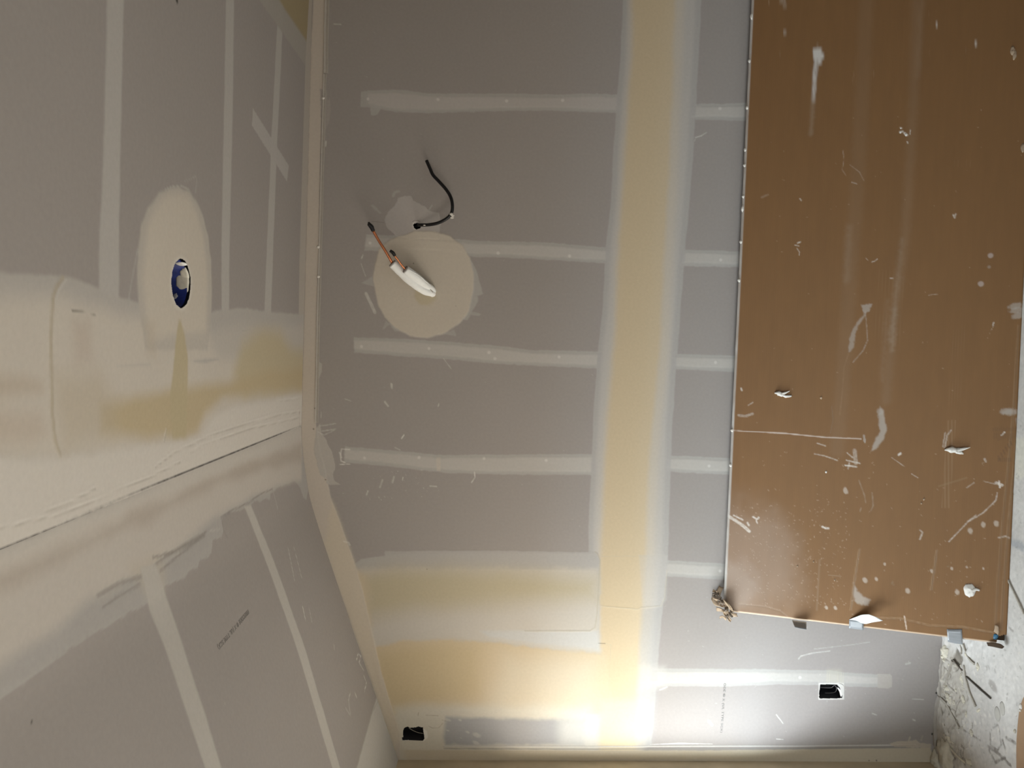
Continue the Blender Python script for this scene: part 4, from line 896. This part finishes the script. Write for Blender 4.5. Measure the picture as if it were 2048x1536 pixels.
for x, y, r, s_ in ((1562, 493, .0, 0), (1786, 270, .006, 3), (1775, 265, .005, 4), (1775, 257, .003, 5), (1644, 943, .005, 6), (1592, 1132, .004, 8), (1624, 1123, .004, 9), (1667, 1160, .004, 10), (1841, 998, .005, 12), (1836, 1006, .004, 13), (1630, 795, .006, 14)):
    if r: mound('dried_compound', con(x, y), cn, eb, r, r*.7, .003, M_PLAST if s_ < 8 else M_KIN, carton, s_, .3, 12, 3)
for i, (x, y) in enumerate([(1500, 31), (1489, 214), (1482, 298), (1480, 330), (1476, 392), (1474, 417), (1471, 483), (1468, 560), (1451, 860), (1447, 930), (1494, 120)]):
    u_, v_ = c_uv(x+6, y); p = c_pos(np.array(u_), np.array(HT+.006), np.array(0.0))
    mound('dried_compound', p, nrm(cn+cup), eb, (.012 if i in (0, 5) else .007), .006, .006, M_PLAST, carton, 40+i, .35, 12, 3)
# puncture tears
for x, y, sd in ((1996, 103, 1), (2000, 112, 2), (2022, 296, 3), (2030, 303, 4), (2035, 308, 5)):
    mound('puncture_tear', con(x, y), cn, eb, .016, .007, .006, M_KIN, carton, 60+sd, .45, 14, 4, .8)

# ------------------------------------------------------------------ services in the wall and ceiling
def boxshell(name, c, ex, ey, ez, sx_, sy_, dp, t, mat, parent, round_=False, seg_=32):
    """open box: mouth centred at c, opening toward -ez; sx, sy half sizes, dp depth"""
    ex, ey, ez = map(nrm, (ex, ey, ez)); c = np.array(c, float)
    if round_: L = [(math.cos(2*math.pi*i/seg_), math.sin(2*math.pi*i/seg_)) for i in range(seg_)]
    else:
        L = []
        for qx, qy in ((1, 1), (-1, 1), (-1, -1), (1, -1)):
            for j in range(4):
                t_ = math.atan2(qy, qx)-math.pi/4+j*math.pi/6
                L.append((qx*0.88+0.12*math.cos(t_), qy*0.88+0.12*math.sin(t_)))
    n = len(L); V = []; Fc = []
    for (s_, d_) in ((1.0, 0), (1.0, dp), (0.0, dp)): V += [c+ex*sx_*s_*x+ey*sy_*s_*y+ez*d_ for x, y in L]
    for (s_, d_) in ((t, 0), (t, dp+.004)): V += [c+ex*(sx_+s_)*x+ey*(sy_+s_)*y+ez*d_ for x, y in L]
    for r in (0, 1):
        for i in range(n): Fc.append((r*n+i, r*n+(i+1) % n, (r+1)*n+(i+1) % n, (r+1)*n+i))
    for i in range(n): Fc.append((3*n+i, 4*n+i, 4*n+(i+1) % n, 3*n+(i+1) % n)); Fc.append((i, 3*n+i, 3*n+(i+1) % n, (i+1) % n))
    Fc.append(tuple(4*n+i for i in range(n)))
    return mesh_obj(name, V, Fc, mat, parent)
X_, Y_, Z_ = np.eye(3)
# wall boxes
c1 = on_wall(827, 1467); bx1 = empty('electrical_box', c1+Y_*.006, 'dark electrical box behind the ragged wall opening near the sloped ceiling', 'electrical box')
boxshell('box_shell', c1+Y_*.006, X_, Z_, Y_, .030, .050, .07, .003, M_DARKBOX, bx1)
q = [on_wall(x, y, -.03) for x, y in ((818, 1456), (826, 1461), (836, 1465), (846, 1467))]; tube('wire', q, .0012, M_STICK, bx1)
c2 = on_wall(1662, 1383); bx2 = empty('electrical_box', c2+Y_*.006, 'black electrical box behind the neat rectangular wall opening near the floor', 'electrical box')
boxshell('box_shell', c2+Y_*.006, X_, Z_, Y_, .030, .049, .07, .003, M_DARKBOX, bx2)
wire = material('grey_wire', (.16, .15, .15), .5)
tube('wire', [on_wall(x, y, -.03) for x, y in ((1641, 1375), (1655, 1375.5), (1663, 1375), (1667, 1372), (1670, 1371), (1673, 1376), (1672, 1382), (1668, 1385), (1660, 1386), (1650, 1386))], .0013, wire, bx2)
sheet('paper_shred', [[on_wall(x, y, o_) for x, y, o_ in r] for r in (((1674, 1369, .0), (1682, 1373, -.004), (1685, 1381, -.006)), ((1678, 1367, .001), (1686, 1370, .001), (1687, 1380, .0)))], .001, M_PLAST, bx2, n=3)
sheet('paper_shred', [[on_wall(x, y, o_) for x, y, o_ in r] for r in (((1674, 1375, -.012), (1679, 1384, -.010), (1681, 1394, -.008)), ((1677, 1376, -.008), (1683, 1383, -.006), (1684.5, 1394, -.006)))], .001, M_PLAST, bx2, n=3)
# ceiling box
c3 = np.array([hu, -hv, zA]); bx3 = empty('electrical_box', c3+Z_*.008, 'round blue electrical box in the ceiling hole, smeared with white compound', 'electrical box')
boxshell('box_shell', c3+Z_*.008, X_, Y_, Z_, .057, .055, .06, .004, M_BLUE, bx3, True)
for (t_, z_, r1, r2, sd) in ((1.45, .020, .017, .030, 1), (1.05, .012, .011, .016, 3), (0.45, .012, .010, .014, 2), (2.15, .034, .006, .010, 5)):
    nrm_in = -np.array([math.cos(t_), math.sin(t_), 0]); pc = c3+np.array([math.cos(t_)*.0565, math.sin(t_)*.0545, z_])
    mound('compound_smear', pc, nrm_in, (0, 0, 1) if sd % 2 else np.cross(nrm_in, Z_), r1, r2, .0025, M_SCRAP if sd in (1, 3) else M_PLAST, bx3, 70+sd, .4, 18, 4)

# black cable out of the wall
cab = empty('electrical_cable', on_wall(836, 450), 'black cable curling out of a small hole in the wall', 'cable')
cp = [(830, 453, -.03), (836, 450.5, .000), (842, 450, .018), (858, 449.5, .034), (876, 446, .046), (892, 438, .055), (902, 428, .060), (905, 414, .062), (902, 396, .058), (893, 380, .052), (878, 363, .046), (866, 350, .040), (860, 337, .036), (853, 321, .034)]
tube('cable_jacket', [on_wall(*p) for p in cp], .0064, M_CABLE, cab, n=8, seg_=14)
for i, (x, y, o_) in enumerate(((905, 431, .064), (904, 435, .062), (902, 428, .068))): mound('compound_smear', on_wall(x, y, o_+.002), (0.3, -1, 0), (0, 0, 1), .007, .0045, .003, M_PLAST, cab, 80+i, .4, 12, 3)
for i, (x, y) in enumerate(((849, 450.5), (863, 450.5), (868, 449.5))): mound('compound_smear', on_wall(x, y, .034), (0, -1, 0), (0, 0, 1), .005, .002, .0015, M_PLAST, cab, 90+i, .4, 10, 3)

# insulated copper line set
ls = empty('refrigerant_line_set', on_wall(862, 584), 'two copper refrigerant lines in white insulation sticking out of the cream patch', 'pipes')
w1 = [(868, 590, -.02), (862, 586, .012), (850, 581, .030), (832, 569, .050), (815, 556, .066), (800, 542, .078), (785, 527, .090)]
w2 = [(868, 584, -.01), (862, 577, .016), (850, 570, .040), (836, 558, .062), (824, 549, .078), (811, 539, .094)]
tube('insulation', [on_wall(*p) for p in w1], [.012, .014, .018, .019, .0185, .018, .018], M_FOAM, ls, n=7, seg_=20, wob=.03, cap=True)
tube('insulation', [on_wall(*p) for p in w2], [.012, .014, .017, .018, .0175, .0165], M_FOAM, ls, n=7, seg_=20, wob=.03)
def ring_end(p, q, r, nm):
    d = nrm(q-p); tube(nm, [q-d*.002, q+d*.0015, q+d*.003], r, M_FOAMIN, ls, n=2, seg_=20)
P1 = [on_wall(*p) for p in w1]; P2 = [on_wall(*p) for p in w2]
ring_end(P1[-2], P1[-1], .0155, 'insulation_end'); ring_end(P2[-2], P2[-1], .0145, 'insulation_end')
tube('copper_pipe', [P1[-1], on_wall(772, 504, .100), on_wall(758, 482, .108), on_wall(746, 461, .116)], .0052, M_COPPER, ls, n=6, seg_=14)
tube('copper_pipe', [P2[-1], on_wall(803, 530, .102), on_wall(796, 520, .108), on_wall(788, 510, .114)], .0036, M_COPPER, ls, n=6, seg_=14)
tube('tape_cap', [on_wall(747, 462, .115), on_wall(743, 454, .118), on_wall(739, 449, .121), on_wall(737, 444, .124)], [.007, .0085, .008, .003], M_BLACK, ls, n=5, seg_=12, wob=.15)
tube('tape_cap', [on_wall(790, 512, .113), on_wall(786, 506, .116), on_wall(780, 501, .119)], [.005, .0075, .005], M_BLACK, ls, n=5, seg_=12, wob=.15)
tube('seam_tape', [on_wall(*p) for p in ((816, 538, .1135), (838, 551, .086), (852, 563, .058), (862, 572, .036))], .0016, M_WIN, ls, n=6, seg_=8)
tube('seam_tape', [on_wall(*p) for p in ((856, 576, .040), (860, 578, .036), (866, 585, .030))], .0012, M_STICK, ls, n=4, seg_=6)

# ------------------------------------------------------------------ beads at the ceiling
def bead(name, pxs, wd, off, mat):
    C = [on_wall(x, y, 0) for x, y in pxs]; V = []; Fc = []
    prof = ((-wd/2, 0.0), (-wd/2, off), (-wd*.2, off*.55), (wd*.2, off*.55), (wd*.28, off), (wd/2, off), (wd/2, 0.0)); n = len(prof)
    for c in C:
        for z, o_ in prof: V.append(c+np.array([0, -o_, -z]))
    for i in range(len(C)-1):
        for j in range(n-1): Fc.append((i*n+j, i*n+j+1, (i+1)*n+j+1, (i+1)*n+j))
    Fc.append(tuple(range(n))[::-1]); Fc.append(tuple(range((len(C)-1)*n, len(C)*n)))
    return tag(mesh_obj(name, V, Fc, mat, smooth=False), kind='structure')
bead('trim_1', [(675, -760), (656, -60), (653, 60), (652, 146.5)], .016, .005, M_BEAD)
bead('trim_2', [(650, 148.5), (645, 330), (641, 500), (637, 640), (634.5, 780), (633.5, 845)], .012, .004, M_BEAD)
t2 = bpy.data.objects['trim_2']
for i, (x, y) in enumerate(((646.5, 196), (636.5, 494), (637, 553), (604.5, 237))):
    if i < 3: mound('screw_head', on_wall(x, y, .002), (0, -1, 0), (1, 0, 0), .006, .006, .005, M_PLAST, t2, 100+i, .1, 14, 3)

# ------------------------------------------------------------------ debris on the floor
UPV = (0, 0, 1)
flk = [((1893, 1303), .030, .017, .016, 0, 'cream plaster lump at the wall foot beside the carton end'),
       ((1890, 1316), .022, .012, .012, .5, 'cream plaster lump just past the one by the carton end'),
       ((1924, 1358), .020, .009, .006, .2, 'small cream chip lying alone between the grey strips'),
       ((1893, 1376), .022, .013, .008, .9, 'cream plaster flake near the wall foot, narrow end toward the carton'),
       ((1899, 1397), .030, .014, .008, .6, 'long cream plaster flake beside the strips along the wall'),
       ((1927, 1399), .016, .010, .007, .3, 'small grey chip in the middle of the swept strips'),
       ((1956, 1334), .014, .008, .006, .1, 'pale chip on the floor below the grey tape of the carton'),
       ((1897, 1478), .034, .013, .007, .8, 'smooth beige flake pointing at the big plaster heap'),
       ((1894, 1512), .062, .045, .020, .4, 'largest crumpled plaster heap in the room corner'),
       ((1872, 1526), .050, .028, .014, .1, 'low plaster heap pressed into the wall corner'),
       ((1934, 1430), .012, .008, .006, .2, 'tiny pale crumb in the open floor beside the strips'),
       ((1957, 1421), .015, .006, .004, 1.2, 'thin pale sliver on the open floor'),
       ((1944, 1466), .012, .009, .007, .2, 'round grey crumb on the open floor near the heap'),
       ((1912, 1380), .008, .006, .005, .2, 'small crumb beside the long cream flake'),
       ((1909, 1405), .009, .006, .005, .4, 'pea-sized crumb at the end of the long cream flake'),
       ((2030, 1462), .007, .005, .006, 0, 'bright white crumb next to the brown cardboard sheet'),
       ((1938, 1524), .018, .011, .008, .9, 'pale chip at the end of the thin lath')]
for i, (p, r1, r2, hh, rot, lb) in enumerate(flk):
    o = mound('plaster_scrap', on_floor(*p, z=0.0), UPV, (math.cos(rot*2), math.sin(rot*2), 0), r1, r2, hh, M_SCRAP, None, 200+i, .45, 30, 7, .75, base=0.0)
    tag(o, lb, 'plaster scrap', 'plaster scraps swept along the wall foot')
for i, (p, r1, r2, lb) in enumerate((((1995, 1428), .026, .016, 'oval grey disc of compound, the one nearer the wall'), ((2005, 1417), .024, .015, 'oval grey disc of compound, the one farther from the wall'))):
    o = mound('compound_disc', on_floor(*p), UPV, (1, .2, 0), r1, r2, .004, M_STICK if 0 else material('grey_disc', (.42, .40, .36), .9), None, 300+i, .08, 30, 5, .15, base=0.0)
    tag(o, lb, 'plaster scrap', 'oval compound discs on the floor')
def lath(pxs, wd, th_, lb, mt=M_STICK, z0=0.0, nm='lath_strip'):
    C = crs([on_floor(x, y) for x, y in pxs], 5); V = []; Fc = []
    for i, c in enumerate(C):
        T = nrm(C[min(i+1, len(C)-1)]-C[max(i-1, 0)]); N = np.cross(T, Z_)
        ww = wd/2*(1+.25*(float(vn(i*.7, wd*900))-.5)); zz = z0+.0015*float(vn(i*.5+4, wd*500))
        for s_, z_ in ((-1, zz), (-1, zz+th_), (1, zz+th_*.8), (1, zz)): V.append(c+N*ww*s_+Z_*z_)
    for i in range(len(C)-1):
        for j in range(4): Fc.append((i*4+j, i*4+(j+1) % 4, i*4+4+(j+1) % 4, i*4+4+j))
    Fc.append((3, 2, 1, 0)); m_ = (len(C)-1)*4; Fc.append((m_, m_+1, m_+2, m_+3))
    return tag(mesh_obj(nm, V, Fc, mt, smooth=False), lb, 'strip', 'loose strips on the floor')
lath([(1934, 1353), (1958, 1375), (1983, 1397)], .005, .006, 'dark straight stick pointing away from the wall', material('dark_stick', (.07, .06, .05), .8))
lath([(1908, 1319), (1917, 1331), (1926, 1341)], .006, .006, 'short dark stick beside the dent in the floor', material('dark_stick2', (.12, .10, .08), .8))
lath([(1929, 1332), (1932, 1352), (1940, 1382), (1953, 1413)], .010, .006, 'longest grey strip running from the dent across the floor')
lath([(1906, 1322), (1898, 1348), (1886, 1385)], .010, .006, 'grey strip between the wall and the short dark stick')
lath([(1884, 1397), (1896, 1410), (1908, 1432), (1920, 1456)], .012, .007, 'bent grey strip below the long cream flake')
lath([(1885, 1395), (1884, 1416), (1892, 1452)], .006, .005, 'narrow grey strip close to the wall foot')
lath([(1917, 1440), (1910, 1452), (1899, 1464)], .006, .005, 'short grey strip crossing toward the beige flake')
lath([(1903, 1497), (1917, 1512), (1933, 1526)], .008, .006, 'thin pale lath leaving the big plaster heap', M_SCRAP)
lath([(1928, 1288), (1932, 1300), (1940, 1318), (1950, 1328)], .008, .006, 'grey strip coming out from under the carton end')
lath([(1922, 1290), (1924, 1298), (1924, 1308)], .005, .005, 'short grey sliver under the grey tape of the carton')
lath([(2015, 1154), (2030, 1185), (2050, 1228)], .007, .006, 'grey stick lying alongside the bottom of the carton')
lath([(1881, 1392), (1874, 1420), (1871, 1450), (1874, 1492)], .014, .012, 'grey rubbery strip bulging along the wall foot', material('foot_strip', (.38, .35, .31), .8))
lath([(1886, 1300), (1884, 1340), (1881, 1392)], .010, .008, 'flat grey strip hugging the wall foot by the carton', material('foot_strip2', (.38, .35, .31), .9))
g = random.Random(77)
for i in range(42):
    px, py = g.uniform(1884, 1935), g.uniform(1296, 1530)
    if i % 3: px = g.uniform(1884, 1906)
    rr = g.uniform(.003, .009)
    o = mound('plaster_crumb', on_floor(px, py), UPV, (g.uniform(-1, 1), g.uniform(-1, 1), 0), rr, rr*g.uniform(.4, .9), rr*.6, M_SCRAP if g.random() < .6 else M_STICK, None, 500+i, .4, 10, 3, .5, base=0.0)
    tag(o, 'tiny crumb of dried plaster among the sweepings at the wall foot', 'plaster crumb', 'tiny plaster crumbs at the wall foot')
# brown cardboard sheet at the frame edge
EP = [(2054, 1385), (2045, 1399), (2038, 1425), (2034, 1465), (2032.5, 1500), (2033, 1560)]
E = crs([on_floor(x, y, .012) for x, y in EP], 4); V = []; Fc = []
far = [p+np.array([0.0, -.35, 0]) for p in E]
for a_, b_ in zip(E, far): V += [a_, b_, a_-Z_*.0105, b_-Z_*.0105]
for i in range(len(E)-1):
    q = i*4; Fc += [(q, q+4, q+5, q+1), (q+2, q+3, q+7, q+6), (q, q+2, q+6, q+4), (q+1, q+5, q+7, q+3)]
m_ = (len(E)-1)*4; Fc += [(0, 1, 3, 2), (m_, m_+2, m_+3, m_+1)]
sh_ = mesh_obj('cardboard_sheet', V, Fc, material('brown_sheet', (.30, .19, .11), .7, ns=20, nd=.08), smooth=False)
tag(sh_, 'brown cardboard sheet with a curved edge lying on the concrete floor', 'cardboard')
for i, (x, y, r) in enumerate(((2042, 1413, .010), (2041, 1421, .005))):
    o = mound('plaster_scrap', on_floor(x, y, .012), UPV, (1, .5, 0), r, r*.6, .006, M_PLAST, None, 400+i, .35, 14, 4, base=0.0)
    tag(o, ('larger' if i == 0 else 'smaller')+' white crumb on the curved edge of the brown cardboard sheet', 'plaster scrap', 'crumbs on the cardboard sheet')
